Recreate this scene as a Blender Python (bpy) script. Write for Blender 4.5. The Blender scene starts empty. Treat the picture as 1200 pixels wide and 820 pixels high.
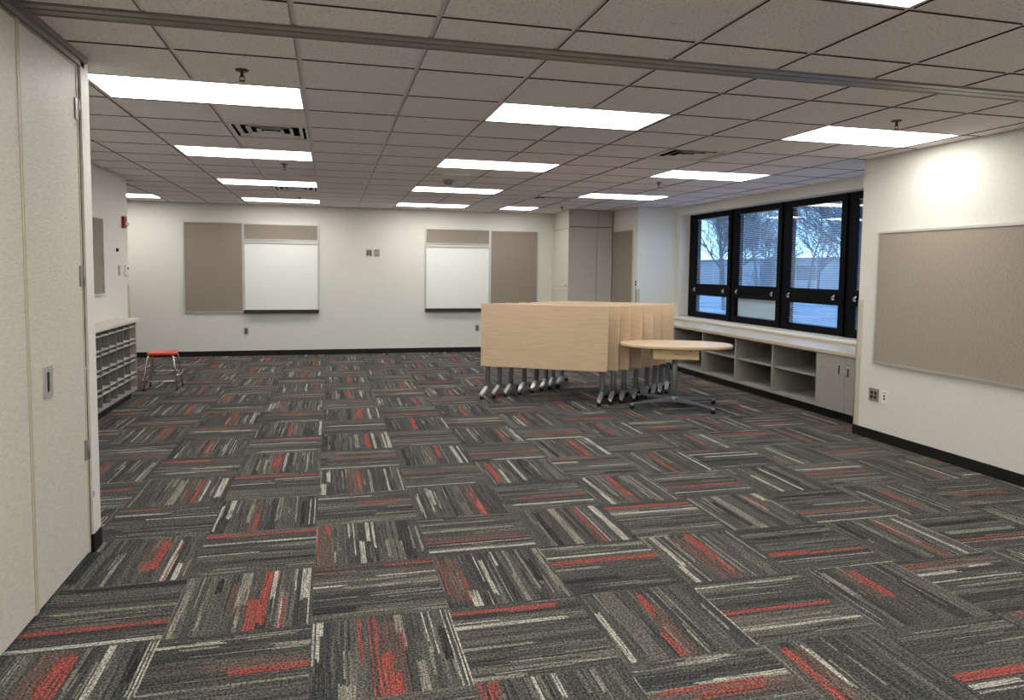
import bpy, bmesh, math, random
import numpy as np
from mathutils import Vector, Matrix

S = bpy.context.scene
COL = S.collection
PI = math.pi
G = 0.6096
H = 2.62
random.seed(7)

# ------------------------------------------------------------------ materials
def lin(c):
    return tuple((v / 255 / 12.92) if v / 255 <= 0.04045 else ((v / 255 + 0.055) / 1.055) ** 2.4 for v in c)

def newmat(name, rgb, rough=0.6, metal=0.0, spec=0.5):
    m = bpy.data.materials.new(name); m.use_nodes = True
    b = m.node_tree.nodes['Principled BSDF']
    b.inputs['Base Color'].default_value = (*lin(rgb), 1)
    b.inputs['Roughness'].default_value = rough
    b.inputs['Metallic'].default_value = metal
    b.inputs['Specular IOR Level'].default_value = spec
    return m, m.node_tree, b

def noisy(name, rgb, rgb2, scale, rough=0.7, metal=0.0, stretch=(1, 1, 1), bump=0.0, detail=4, spec=0.4, lo=0.35, hi=0.65, bdist=0.002):
    m, nt, b = newmat(name, rgb, rough, metal, spec)
    N, L = nt.nodes, nt.links
    tc = N.new('ShaderNodeTexCoord'); mp = N.new('ShaderNodeMapping'); mp.inputs['Scale'].default_value = stretch
    nz = N.new('ShaderNodeTexNoise'); nz.inputs['Scale'].default_value = scale; nz.inputs['Detail'].default_value = detail
    cr = N.new('ShaderNodeValToRGB')
    cr.color_ramp.elements[0].position = lo; cr.color_ramp.elements[1].position = hi
    cr.color_ramp.elements[0].color = (*lin(rgb), 1); cr.color_ramp.elements[1].color = (*lin(rgb2), 1)
    L.new(tc.outputs['Object'], mp.inputs['Vector']); L.new(mp.outputs['Vector'], nz.inputs['Vector'])
    L.new(nz.outputs['Fac'], cr.inputs['Fac']); L.new(cr.outputs['Color'], b.inputs['Base Color'])
    if bump:
        bp = N.new('ShaderNodeBump'); bp.inputs['Strength'].default_value = bump; bp.inputs['Distance'].default_value = bdist
        L.new(nz.outputs['Fac'], bp.inputs['Height']); L.new(bp.outputs['Normal'], b.inputs['Normal'])
    return m

M = {}
M['wall'] = noisy('painted_wall', (217, 215, 207), (223, 221, 213), 40, 0.55, bump=0.08, spec=0.3)
M['wall_accent'] = M['wall']
M['tack'] = noisy('tack_fabric', (132, 121, 111), (164, 152, 140), 260, 0.95, bump=0.3, detail=3, spec=0.1)
M['tack_lines'] = noisy('tack_weave', (143, 132, 120), (176, 165, 151), 60, 0.95, stretch=(1, 1, 5), bump=0.2, detail=6, spec=0.1)
M['panel_fabric'] = noisy('partition_vinyl', (196, 192, 181), (210, 206, 196), 55, 0.55, stretch=(1, .35, 2.2), bump=0.5, detail=5, spec=0.35, bdist=0.003)
M['white_board'] = newmat('whiteboard_enamel', (236, 237, 232), 0.22, 0, 0.5)[0]
M['aluminium'] = newmat('satin_aluminium', (205, 205, 200), 0.35, 0.6)[0]
M['trim_metal'] = newmat('grey_track_metal', (150, 146, 140), 0.4, 0.5)[0]
M['duct'] = newmat('dark_duct', (20, 20, 22), 0.8)[0]
M['black'] = newmat('black_rubber', (16, 16, 17), 0.5, 0, 0.4)[0]
M['tray'] = newmat('dark_tray', (48, 46, 45), 0.45, 0.2)[0]
M['dark'] = newmat('dark_void', (8, 8, 9), 0.8)[0]
M['window_frame'] = newmat('black_window_frame', (6, 6, 8), 0.5, 0.0, 0.08)[0]
M['laminate'] = noisy('grey_laminate', (148, 145, 138), (155, 152, 145), 30, 0.5, spec=0.35)
M['laminate_in_shade'] = noisy('grey_laminate_inner_shade', (112, 110, 105), (118, 116, 110), 30, 0.55, spec=0.3)  # same laminate, darkened to paint in the shade inside open units
M['panel_grey'] = noisy('grey_cabinet_panel', (186, 182, 174), (193, 189, 181), 24, 0.5)
M['laminate_edge'] = newmat('pale_grey_laminate_shelf', (182, 179, 171), 0.5)[0]
M['laminate_deep_shade'] = newmat('grey_laminate_deep_shade', (84, 83, 80), 0.6)[0]  # laminate darkened in colour for the shade deep in the pigeonholes
M['cab_light'] = noisy('pale_cabinet_laminate', (208, 206, 194), (213, 211, 200), 20, 0.5)
M['counter'] = noisy('countertop_laminate', (204, 196, 182), (216, 209, 196), 90, 0.35, detail=6)
M['edge_maple'] = newmat('pale_maple_edge', (238, 216, 184), 0.45)[0]
M['edge_wood'] = newmat('counter_edge', (190, 172, 146), 0.5)[0]
M['plate_white'] = newmat('white_plate', (232, 230, 224), 0.4)[0]
M['plate_grey'] = newmat('steel_plate', (168, 160, 150), 0.35, 0.5)[0]
M['chrome'] = newmat('chrome', (215, 215, 215), 0.15, 1.0)[0]
M['leg_grey'] = newmat('grey_metallic_paint', (138, 140, 145), 0.35, 0.45)[0]
M['foot_silver'] = newmat('silver_cast_foot', (186, 188, 190), 0.3, 0.7)[0]
M['red_plastic'] = newmat('red_seat_plastic', (222, 66, 44), 0.35)[0]
M['alarm_red'] = newmat('alarm_red', (150, 24, 30), 0.35)[0]
M['lens'] = newmat('clear_lens', (235, 235, 235), 0.1)[0]
M['corner_guard'] = newmat('corner_guard_vinyl', (196, 186, 166), 0.5)[0]
M['bronze'] = newmat('dull_bronze', (70, 64, 60), 0.45, 0.5)[0]
M['blue'] = newmat('blue_tape', (40, 60, 150), 0.5)[0]
M['tbar'] = newmat('ceiling_tee', (232, 226, 222), 0.45, 0.0, 0.3)[0]
M['vent'] = newmat('vent_enamel', (232, 230, 226), 0.45)[0]
M['drawer_wood'] = noisy('drawer_maple', (232, 206, 156), (238, 214, 168), 5, 0.45, stretch=(1, 12, 12), detail=5)

def wood():
    m, nt, b = newmat('maple_laminate', (208, 176, 136), 0.42, 0, 0.4)
    N, L = nt.nodes, nt.links
    tc = N.new('ShaderNodeTexCoord')
    oi = N.new('ShaderNodeObjectInfo')
    off = N.new('ShaderNodeVectorMath'); off.operation = 'MULTIPLY_ADD'
    cx = N.new('ShaderNodeCombineXYZ')
    L.new(oi.outputs['Random'], cx.inputs[0]); L.new(oi.outputs['Random'], cx.inputs[2])
    off.inputs[1].default_value = (7, 0, 9)
    L.new(cx.outputs[0], off.inputs[0]); L.new(tc.outputs['Object'], off.inputs[2])
    mp = N.new('ShaderNodeMapping'); mp.inputs['Scale'].default_value = (1.3, 16, 16)
    L.new(off.outputs[0], mp.inputs['Vector'])
    nz = N.new('ShaderNodeTexNoise'); nz.inputs['Scale'].default_value = 3.0; nz.inputs['Detail'].default_value = 7; nz.inputs['Roughness'].default_value = .6; nz.inputs['Distortion'].default_value = .4
    L.new(mp.outputs[0], nz.inputs['Vector'])
    cr = N.new('ShaderNodeValToRGB'); e = cr.color_ramp.elements
    e[0].position = .25; e[0].color = (*lin((205, 177, 143)), 1); e[1].position = .68; e[1].color = (*lin((222, 198, 167)), 1)
    L.new(nz.outputs['Fac'], cr.inputs['Fac']); L.new(cr.outputs[0], b.inputs['Base Color'])
    return m
M['wood'] = wood()

def ceiling_tile():
    m, nt, b = newmat('fissured_ceiling_tile', (186, 176, 170), 0.95, 0, 0.1)
    N, L = nt.nodes, nt.links
    tc = N.new('ShaderNodeTexCoord')
    nz = N.new('ShaderNodeTexNoise'); nz.inputs['Scale'].default_value = 75; nz.inputs['Detail'].default_value = 6; nz.inputs['Roughness'].default_value = .75
    L.new(tc.outputs['Object'], nz.inputs['Vector'])
    cr = N.new('ShaderNodeValToRGB'); e = cr.color_ramp.elements
    e[0].position = .33; e[0].color = (*lin((176, 166, 165)), 1)
    e[1].position = .47; e[1].color = (*lin((246, 237, 236)), 1)
    L.new(nz.outputs['Fac'], cr.inputs['Fac'])
    L.new(cr.outputs[0], b.inputs['Base Color'])
    bp = N.new('ShaderNodeBump'); bp.inputs['Strength'].default_value = .5; bp.inputs['Distance'].default_value = .003
    L.new(nz.outputs['Fac'], bp.inputs['Height']); L.new(bp.outputs[0], b.inputs['Normal'])
    return m
M['tile'] = ceiling_tile()
M['tile_edge_shade'] = newmat('tile_core_reveal_shade', (70, 64, 62), 0.95, 0, 0.1)[0]  # brownish tile core, dark enough to paint the reveal's shadow line

def emis(name, rgb, s):
    m = bpy.data.materials.new(name); m.use_nodes = True
    nt = m.node_tree; nt.nodes.remove(nt.nodes['Principled BSDF'])
    e = nt.nodes.new('ShaderNodeEmission'); e.inputs[0].default_value = (*rgb, 1); e.inputs[1].default_value = s
    nt.links.new(e.outputs[0], nt.nodes['Material Output'].inputs[0])
    return m
LIGHT_STRENGTH = 9.0
M['diffuser'] = emis('lit_acrylic_diffuser', (1.0, 0.98, 0.925), LIGHT_STRENGTH)

def glass():
    m = bpy.data.materials.new('window_glass'); m.use_nodes = True
    nt = m.node_tree; N, L = nt.nodes, nt.links
    N.remove(N['Principled BSDF'])
    tr = N.new('ShaderNodeBsdfTransparent'); tr.inputs[0].default_value = (.9, .94, .97, 1)
    gl = N.new('ShaderNodeBsdfGlossy'); gl.inputs['Roughness'].default_value = .01
    fr = N.new('ShaderNodeFresnel'); fr.inputs[0].default_value = 1.5
    mu = N.new('ShaderNodeMath'); mu.operation = 'MULTIPLY'; mu.inputs[1].default_value = 1.6; mu.use_clamp = True
    mx = N.new('ShaderNodeMixShader')
    ge = N.new('ShaderNodeNewGeometry'); sb = N.new('ShaderNodeMath'); sb.operation = 'SUBTRACT'; sb.inputs[0].default_value = 1
    m2 = N.new('ShaderNodeMath'); m2.operation = 'MULTIPLY'
    L.new(ge.outputs['Backfacing'], sb.inputs[1]); L.new(sb.outputs[0], m2.inputs[0]); L.new(mu.outputs[0], m2.inputs[1])
    L.new(fr.outputs[0], mu.inputs[0]); L.new(m2.outputs[0], mx.inputs[0]); L.new(tr.outputs[0], mx.inputs[1]); L.new(gl.outputs[0], mx.inputs[2])
    L.new(mx.outputs[0], N['Material Output'].inputs[0])
    return m
M['glass'] = glass()
M['slat'] = newmat('blind_slat', (214, 220, 226), 0.45)[0]
M['slat_white'] = newmat('closed_blind_slat', (222, 232, 242), 0.6)[0]
M['bark'] = noisy('winter_bark', (66, 64, 66), (104, 100, 98), 9, .9)
M['snow_grass'] = noisy('winter_lawn', (120, 122, 122), (186, 190, 192), .35, .95, detail=6)
M['far_brick'] = noisy('far_building_brick', (150, 144, 142), (166, 158, 154), 2, .9)
M['far_roof'] = newmat('far_building_roof', (110, 112, 120), .9)[0]
M['far_glass'] = newmat('far_building_glass', (40, 52, 66), .2)[0]

def carpet():
    m, nt, b = newmat('plank_pattern_carpet', (70, 68, 64), 0.98, 0, 0.08)
    N, L = nt.nodes, nt.links
    at = N.new('ShaderNodeAttribute'); at.attribute_name = 'tile_colour'
    tc = N.new('ShaderNodeTexCoord')
    n1 = N.new('ShaderNodeTexNoise'); n1.inputs['Scale'].default_value = 105; n1.inputs['Detail'].default_value = 4; n1.inputs['Roughness'].default_value = .7
    L.new(tc.outputs['Object'], n1.inputs['Vector'])
    mr = N.new('ShaderNodeMapRange'); mr.inputs['From Min'].default_value = .39; mr.inputs['From Max'].default_value = .61
    mr.inputs['To Min'].default_value = .22; mr.inputs['To Max'].default_value = 1.78; mr.clamp = True
    L.new(n1.outputs['Fac'], mr.inputs['Value'])
    def lines(sc):
        mp = N.new('ShaderNodeMapping'); mp.inputs['Scale'].default_value = sc
        nn = N.new('ShaderNodeTexNoise'); nn.inputs['Scale'].default_value = 1; nn.inputs['Detail'].default_value = 2
        L.new(tc.outputs['Object'], mp.inputs[0]); L.new(mp.outputs[0], nn.inputs['Vector']); return nn
    def pick(a_, b_):
        mx = N.new('ShaderNodeMix'); mx.data_type = 'FLOAT'
        L.new(at.outputs['Alpha'], mx.inputs[0]); L.new(a_.outputs['Fac'], mx.inputs[2]); L.new(b_.outputs['Fac'], mx.inputs[3]); return mx
    coarse = pick(lines((5, 150, 1)), lines((150, 5, 1)))
    fine = pick(lines((4, 260, 7)), lines((260, 4, 7)))
    # yarns missing from a streak show the ground colour
    ms = N.new('ShaderNodeMapRange'); ms.inputs['From Min'].default_value = .40; ms.inputs['From Max'].default_value = .47; ms.clamp = True
    ms.inputs['To Min'].default_value = .22; ms.inputs['To Max'].default_value = .95
    L.new(coarse.outputs[0], ms.inputs['Value'])
    mc = N.new('ShaderNodeMix'); mc.data_type = 'RGBA'; mc.inputs[6].default_value = (*lin((75, 74, 71)), 1)
    L.new(ms.outputs[0], mc.inputs[0]); L.new(at.outputs['Color'], mc.inputs[7])
    mr2 = N.new('ShaderNodeMapRange'); mr2.inputs['From Min'].default_value = .35; mr2.inputs['From Max'].default_value = .65
    mr2.inputs['To Min'].default_value = .7; mr2.inputs['To Max'].default_value = 1.3
    L.new(fine.outputs[0], mr2.inputs['Value'])
    mm = N.new('ShaderNodeMath'); mm.operation = 'MULTIPLY'
    L.new(mr.outputs[0], mm.inputs[0]); L.new(mr2.outputs[0], mm.inputs[1])
    vm = N.new('ShaderNodeVectorMath'); vm.operation = 'SCALE'
    L.new(mc.outputs[2], vm.inputs[0]); L.new(mm.outputs[0], vm.inputs['Scale'])
    L.new(vm.outputs[0], b.inputs['Base Color'])
    bp = N.new('ShaderNodeBump'); bp.inputs['Strength'].default_value = .5; bp.inputs['Distance'].default_value = .004
    L.new(n1.outputs['Fac'], bp.inputs['Height']); L.new(bp.outputs[0], b.inputs['Normal'])
    return m
M['carpet'] = carpet()

# ------------------------------------------------------------------ mesh helpers
def box(bm, x0, x1, y0, y1, z0, z1, mi=0, bev=0.0):
    x0, x1 = min(x0, x1), max(x0, x1); y0, y1 = min(y0, y1), max(y0, y1); z0, z1 = min(z0, z1), max(z0, z1)
    v = [bm.verts.new(p) for p in ((x0, y0, z0), (x1, y0, z0), (x1, y1, z0), (x0, y1, z0), (x0, y0, z1), (x1, y0, z1), (x1, y1, z1), (x0, y1, z1))]
    fs = []
    for q in ((3, 2, 1, 0), (4, 5, 6, 7), (0, 1, 5, 4), (1, 2, 6, 5), (2, 3, 7, 6), (3, 0, 4, 7)):
        f = bm.faces.new([v[i] for i in q]); f.material_index = mi; fs.append(f)
    if bev:
        es = list({e for f in fs for e in f.edges})
        bmesh.ops.bevel(bm, geom=es, offset=bev, segments=2, affect='EDGES', profile=.6)
    return v

def tube(bm, pts, r, seg=12, mi=0, cap=True):
    pts = [Vector(p) for p in pts]; n = len(pts)
    rs = r if isinstance(r, (list, tuple)) else [r] * n
    rings = []; up = None
    for i, p in enumerate(pts):
        if i == 0: t = pts[1] - pts[0]
        elif i == n - 1: t = pts[-1] - pts[-2]
        else: t = (pts[i + 1] - pts[i]).normalized() + (pts[i] - pts[i - 1]).normalized()
        t.normalize()
        if up is None:
            up = Vector((0, 0, 1)) if abs(t.z) < .9 else Vector((1, 0, 0))
        a = t.cross(up)
        if a.length < 1e-5: a = t.cross(Vector((0, 1, 0)))
        a.normalize(); b = a.cross(t).normalized(); up = b
        rings.append([bm.verts.new(p + (a * math.cos(2 * PI * k / seg) + b * math.sin(2 * PI * k / seg)) * rs[i]) for k in range(seg)])
    for i in range(n - 1):
        for k in range(seg):
            f = bm.faces.new((rings[i][k], rings[i][(k + 1) % seg], rings[i + 1][(k + 1) % seg], rings[i + 1][k])); f.smooth = True; f.material_index = mi
    if cap:
        for rg in (rings[0][::-1], rings[-1]):
            try: f = bm.faces.new(rg); f.material_index = mi
            except ValueError: pass

def lathe(bm, prof, c=(0, 0, 0), seg=32, mi=0, axis='z'):
    """prof: list of (radius, height)"""
    def P(r, h, a):
        x, y = r * math.cos(a), r * math.sin(a)
        if axis == 'z': return Vector((c[0] + x, c[1] + y, c[2] + h))
        if axis == 'x': return Vector((c[0] + h, c[1] + x, c[2] + y))
        return Vector((c[0] + x, c[1] + h, c[2] + y))
    rings = []
    for r, h in prof:
        if r < 1e-6: rings.append([bm.verts.new(P(0, h, 0))])
        else: rings.append([bm.verts.new(P(r, h, 2 * PI * k / seg)) for k in range(seg)])
    for A, B in zip(rings, rings[1:]):
        for k in range(seg):
            k2 = (k + 1) % seg
            if len(A) == 1 and len(B) == 1: continue
            if len(A) == 1: q = (A[0], B[k2], B[k])
            elif len(B) == 1: q = (A[k], A[k2], B[0])
            else: q = (A[k], A[k2], B[k2], B[k])
            f = bm.faces.new(q); f.smooth = True; f.material_index = mi

def prism(bm, pts2, f3, mi=0):
    """outline pts2 swept: f3(p, side) -> 3D for side 0/1"""
    A = [bm.verts.new(f3(p, 0)) for p in pts2]; B = [bm.verts.new(f3(p, 1)) for p in pts2]
    n = len(pts2)
    fs = [bm.faces.new(A[::-1]), bm.faces.new(B)]
    for i in range(n): fs.append(bm.faces.new((A[i], A[(i + 1) % n], B[(i + 1) % n], B[i])))
    for f in fs: f.material_index = mi

def obj(name, bm, mats, parent=None, loc=None):
    me = bpy.data.meshes.new(name)
    bmesh.ops.recalc_face_normals(bm, faces=bm.faces[:])
    bm.to_mesh(me); bm.free()
    for m in (mats if isinstance(mats, (list, tuple)) else [mats]): me.materials.append(M[m] if isinstance(m, str) else m)
    o = bpy.data.objects.new(name, me); COL.objects.link(o)
    if parent is not None: o.parent = parent
    if loc is not None: o.location = loc
    return o

def B(name, mats, boxes, parent=None, bev=0.0, loc=None):
    bm = bmesh.new()
    for b in boxes: box(bm, *b[:6], mi=(b[6] if len(b) > 6 else 0), bev=bev)
    return obj(name, bm, mats, parent, loc)

def thing(name, label, cat, loc=(0, 0, 0), rz=0, group=None):
    o = bpy.data.objects.new(name, None); COL.objects.link(o); o.empty_display_size = .1
    o.location = loc; o.rotation_euler = (0, 0, rz); o['label'] = label; o['category'] = cat
    if group: o['group'] = group
    return o

def tag(o, label, cat, group=None):
    o['label'] = label; o['category'] = cat
    if group: o['group'] = group
    return o

def st(o, label=None):
    o['kind'] = 'structure'
    if label: o['label'] = label
    return o

def sroot(name, label=None, loc=(0, 0, 0)):
    o = bpy.data.objects.new(name, None); COL.objects.link(o); o.location = loc
    return st(o, label)

def dup(root, loc, rz=0, label=None, group=None):
    r = root.copy(); COL.objects.link(r); r.location = loc; r.rotation_euler = (0, 0, rz)
    if label: r['label'] = label
    if group: r['group'] = group
    for ch in list(root.children):
        c = ch.copy(); COL.objects.link(c); c.parent = r
        for g in list(ch.children):
            d = g.copy(); COL.objects.link(d); d.parent = c
    return r

# ------------------------------------------------------------------ floor (carpet tiles)
TP = 0.601; TX0 = 0.063; TY0 = -0.219
def snapdist(a): return a
# each streak: x0, y0, x1, y1, width, tone, tile column, tile row
STREAKS = [(0.11, -0.813, 0.11, -0.221, 0.1, 'b', 0, -1), (0.128, -0.376, 0.128, -0.225, 0.03, 'r', 0, -1), (0.074, -0.79, 0.074, -0.232, 0.012, 'r', 0, -1), (0.165, -0.765, 0.165, -0.608, 0.01, 'w', 0, -1),
(0.244, -0.475, 0.244, -0.211, 0.008, 'w', 0, -1), (0.271, -0.743, 0.271, -0.218, 0.008, 'w', 0, -1), (0.313, -0.814, 0.313, -0.506, 0.035, 'w', 0, -1), (0.355, -0.533, 0.355, -0.217, 0.025, 'w', 0, -1),
(0.386, -0.608, 0.386, -0.244, 0.02, 'w', 0, -1), (0.453, -0.768, 0.453, -0.521, 0.025, 'm', 0, -1), (0.594, -0.687, 0.594, -0.33, 0.012, 'm', 0, -1), (0.547, -0.79, 0.547, -0.576, 0.03, 'd', 0, -1),
(0.635, -0.698, 0.635, -0.338, 0.012, 'm', 0, -1), (0.067, -0.825, 0.667, -0.825, 0.1, 'b', 0, -2), (0.4, -0.874, 0.673, -0.874, 0.03, 'r', 0, -2), (0.069, -0.908, 0.283, -0.908, 0.008, 'o', 0, -2),
(0.382, -0.992, 0.67, -0.992, 0.015, 'w', 0, -2), (0.067, -1.066, 0.222, -1.066, 0.03, 'w', 0, -2), (0.222, -1.099, 0.651, -1.099, 0.03, 'm', 0, -2), (0.385, -1.11, 0.652, -1.11, 0.012, 'w', 0, -2),
(0.075, -1.202, 0.272, -1.202, 0.012, 'm', 0, -2), (0.072, -1.321, 0.267, -1.321, 0.06, 'd', 0, -2), (0.53, -1.388, 0.665, -1.388, 0.03, 'm', 0, -2), (0.071, -1.772, 0.071, -1.426, 0.01, 'w', 0, -3),
(0.091, -1.711, 0.091, -1.431, 0.012, 'w', 0, -3), (0.106, -1.543, 0.106, -1.435, 0.012, 'w', 0, -3), (0.203, -2.007, 0.203, -1.898, 0.08, 'm', 0, -3), (0.198, -1.896, 0.198, -1.666, 0.008, 'm', 0, -3),
(0.219, -1.901, 0.219, -1.671, 0.008, 'm', 0, -3), (0.377, -2.023, 0.377, -1.459, 0.14, 'b', 0, -3), (0.264, -1.751, 0.264, -1.44, 0.012, 'r', 0, -3), (0.303, -2.008, 0.303, -1.439, 0.01, 'r', 0, -3),
(0.328, -2.013, 0.328, -1.436, 0.02, 'r', 0, -3), (0.365, -2.023, 0.365, -1.705, 0.05, 'r', 0, -3), (0.386, -2.023, 0.386, -1.877, 0.04, 'r', 0, -3), (0.441, -1.722, 0.441, -1.428, 0.01, 'r', 0, -3),
(0.429, -1.57, 0.429, -1.425, 0.03, 'm', 0, -3), (0.537, -1.671, 0.537, -1.429, 0.008, 'w', 0, -3), (0.563, -1.75, 0.563, -1.434, 0.006, 'w', 0, -3), (0.488, -2.026, 0.488, -1.801, 0.04, 'm', 0, -3),
(0.606, -1.797, 0.606, -1.569, 0.05, 'd', 0, -3), (0.628, -2.026, 0.628, -1.428, 0.008, 'w', 0, -3), (0.646, -2.031, 0.646, -1.432, 0.008, 'w', 0, -3), (0.658, -2.027, 0.658, -1.434, 0.008, 'w', 0, -3),
(0.681, -0.585, 1.207, -0.585, 0.06, 'b', 1, -1), (0.677, -0.464, 1.223, -0.464, 0.03, 'm', 1, -1), (0.681, -0.632, 1.262, -0.632, 0.02, 'r', 1, -1), (0.676, -0.672, 1.251, -0.672, 0.012, 'w', 1, -1),
(0.664, -0.756, 1.269, -0.756, 0.04, 'w', 1, -1), (0.741, -1.385, 0.741, -0.849, 0.12, 'b', 1, -2), (0.687, -1.253, 0.687, -0.837, 0.012, 'r', 1, -2), (0.783, -1.224, 0.783, -1.022, 0.015, 'r', 1, -2),
(0.782, -1.394, 0.782, -1.224, 0.012, 'r', 1, -2), (0.882, -1.169, 0.882, -0.833, 0.01, 'w', 1, -2), (0.912, -1.341, 0.912, -0.933, 0.02, 'w', 1, -2), (0.986, -1.025, 0.986, -0.825, 0.012, 'w', 1, -2),
(0.809, -1.412, 0.809, -1.268, 0.05, 'w', 1, -2), (0.876, -1.416, 0.876, -1.284, 0.01, 'w', 1, -2), (1.057, -1.126, 1.057, -0.826, 0.012, 'm', 1, -2), (1.048, -1.407, 1.048, -1.126, 0.03, 'm', 1, -2),
(1.155, -1.227, 1.155, -0.946, 0.05, 'd', 1, -2), (1.228, -1.326, 1.228, -0.831, 0.02, 'm', 1, -2), (0.667, -1.48, 0.908, -1.48, 0.035, 'r', 1, -3), (0.908, -1.483, 1.185, -1.483, 0.05, 'r', 1, -3),
(0.667, -1.608, 1.151, -1.608, 0.035, 'w', 1, -3), (0.66, -1.779, 0.947, -1.779, 0.025, 'm', 1, -3), (0.668, -1.569, 0.849, -1.569, 0.008, 'w', 1, -3), (0.677, -1.878, 0.874, -1.878, 0.012, 'd', 1, -3),
(0.67, -2.001, 0.888, -2.001, 0.03, 'm', 1, -3), (-0.466, 0.043, -0.466, 0.371, 0.03, 'w', -1, 0), (-0.313, -0.236, -0.313, 0.339, 0.08, 'b', -1, 0), (-0.29, -0.215, -0.29, 0.08, 0.02, 'r', -1, 0),
(-0.34, -0.088, -0.34, 0.288, 0.03, 'm', -1, 0), (-0.182, -0.072, -0.182, 0.37, 0.02, 'm', -1, 0), (-0.022, -0.156, -0.022, 0.274, 0.04, 'd', -1, 0), (0.017, -0.165, 0.017, 0.326, 0.01, 'w', -1, 0),
(0.048, -0.172, 0.048, 0.32, 0.01, 'w', -1, 0), (-0.523, -0.164, -0.523, 0.268, 0.02, 'w', -1, 0), (-0.527, -0.274, 0.058, -0.274, 0.04, 'r', -1, -1), (-0.533, -0.394, 0.06, -0.394, 0.03, 'w', -1, -1),
(-0.535, -0.546, -0.248, -0.546, 0.02, 'w', -1, -1), (-0.384, -0.655, 0.052, -0.655, 0.04, 'd', -1, -1), (-0.494, -0.786, -0.28, -0.786, 0.02, 'm', -1, -1), (-0.264, -1.293, -0.264, -0.903, 0.1, 'b', -1, -2),
(-0.256, -1.155, -0.256, -0.841, 0.06, 'm', -1, -2), (-0.155, -1.392, -0.155, -0.829, 0.04, 'r', -1, -2), (-0.198, -1.418, -0.198, -1.138, 0.06, 'r', -1, -2), (-0.119, -1.097, -0.119, -0.821, 0.03, 'w', -1, -2),
(-0.108, -0.941, -0.108, -0.824, 0.01, 'r', -1, -2), (-0.067, -1.411, -0.067, -1.109, 0.015, 'r', -1, -2), (-0.075, -1.409, -0.075, -1.047, 0.008, 'w', -1, -2), (0.03, -1.191, 0.03, -0.836, 0.05, 'w', -1, -2),
(-0.019, -1.09, -0.019, -0.843, 0.01, 'w', -1, -2), (0.047, -1.412, 0.047, -1.195, 0.01, 'w', -1, -2), (-0.372, -1.038, -0.372, -0.85, 0.03, 'd', -1, -2), (-0.511, -1.406, -0.511, -0.851, 0.03, 'm', -1, -2),
(-0.514, -1.497, -0.267, -1.497, 0.03, 'w', -1, -3), (-0.342, -1.688, 0.053, -1.688, 0.08, 'b', -1, -3), (-0.093, -1.577, 0.05, -1.577, 0.06, 'm', -1, -3), (-0.245, -1.735, 0.055, -1.735, 0.045, 'r', -1, -3),
(-0.518, -1.82, 0.059, -1.82, 0.02, 'm', -1, -3), (-0.778, -0.689, -0.778, -0.243, 0.1, 'b', -2, -1), (-0.739, -0.665, -0.739, -0.25, 0.05, 'r', -2, -1), (-0.783, -0.688, -0.783, -0.544, 0.02, 'r', -2, -1),
(-0.665, -0.814, -0.665, -0.248, 0.02, 'w', -2, -1), (-0.653, -0.817, -0.653, -0.459, 0.025, 'w', -2, -1), (-0.657, -0.82, -0.657, -0.31, 0.01, 'r', -2, -1), (-0.609, -0.826, -0.609, -0.64, 0.03, 'w', -2, -1),
(-1.077, -0.786, -1.077, -0.363, 0.05, 'd', -2, -1), (-0.928, -0.833, -0.928, -0.399, 0.03, 'm', -2, -1), (-1.087, -1.244, -0.541, -1.244, 0.07, 'b', -2, -2), (-1.017, -1.09, -0.521, -1.09, 0.03, 'm', -2, -2),
(-1.118, -1.257, -0.553, -1.257, 0.03, 'r', -2, -2), (-1.118, -1.393, -0.534, -1.393, 0.04, 'w', -2, -2), (-1.108, -0.857, -0.557, -0.857, 0.06, 'd', -2, -2), (-0.911, -1.756, -0.911, -1.446, 0.14, 'b', -2, -3),
(-0.854, -1.769, -0.854, -1.448, 0.08, 'r', -2, -3), (-0.895, -1.739, -0.895, -1.614, 0.04, 'r', -2, -3), (-0.709, -1.801, -0.709, -1.429, 0.03, 'w', -2, -3), (-0.794, -1.743, -0.794, -1.435, 0.02, 'm', -2, -3),
(-0.572, -1.836, -0.572, -1.436, 0.01, 'w', -2, -3), (-0.556, -1.839, -0.556, -1.44, 0.01, 'w', -2, -3), (-0.542, -1.842, -0.542, -1.443, 0.01, 'w', -2, -3), (-0.597, -1.719, -0.597, -1.478, 0.05, 'd', -2, -3),
(-0.796, 0.385, -0.796, 0.931, 0.06, 'b', -2, 1), (-0.741, 0.377, -0.741, 0.951, 0.03, 'r', -2, 1), (-0.592, 0.458, -0.592, 0.923, 0.05, 'w', -2, 1), (-0.871, 0.401, -0.871, 0.948, 0.06, 'm', -2, 1),
(-0.695, 0.422, -0.695, 0.873, 0.012, 'w', -2, 1), (-1.156, 0.304, -0.909, 0.304, 0.03, 'r', -2, 0), (-1.144, 0.214, -0.828, 0.214, 0.02, 'w', -2, 0), (-0.805, 0.273, -0.603, 0.273, 0.01, 'w', -2, 0),
(-0.934, 0.116, -0.546, 0.116, 0.012, 'w', -2, 0), (-0.538, 0.91, 0.055, 0.91, 0.04, 'r', -1, 1), (-0.558, 0.732, -0.219, 0.732, 0.015, 'w', -1, 1), (-0.224, 0.825, 0.056, 0.825, 0.02, 'w', -1, 1),
(2.177, 0.962, 2.177, 1.515, 0.06, 'b', 3, 2), (2.24, 0.983, 2.24, 1.544, 0.05, 'r', 3, 2), (2.321, 0.997, 2.321, 1.573, 0.01, 'w', 3, 2), (2.421, 1.006, 2.421, 1.601, 0.04, 'w', 3, 2),
(1.972, 1.005, 1.972, 1.515, 0.04, 'd', 3, 2), (1.894, 0.924, 2.442, 0.924, 0.05, 'b', 3, 1), (1.884, 0.888, 2.088, 0.888, 0.015, 'r', 3, 1), (1.885, 0.82, 2.077, 0.82, 0.03, 'w', 3, 1),
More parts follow.
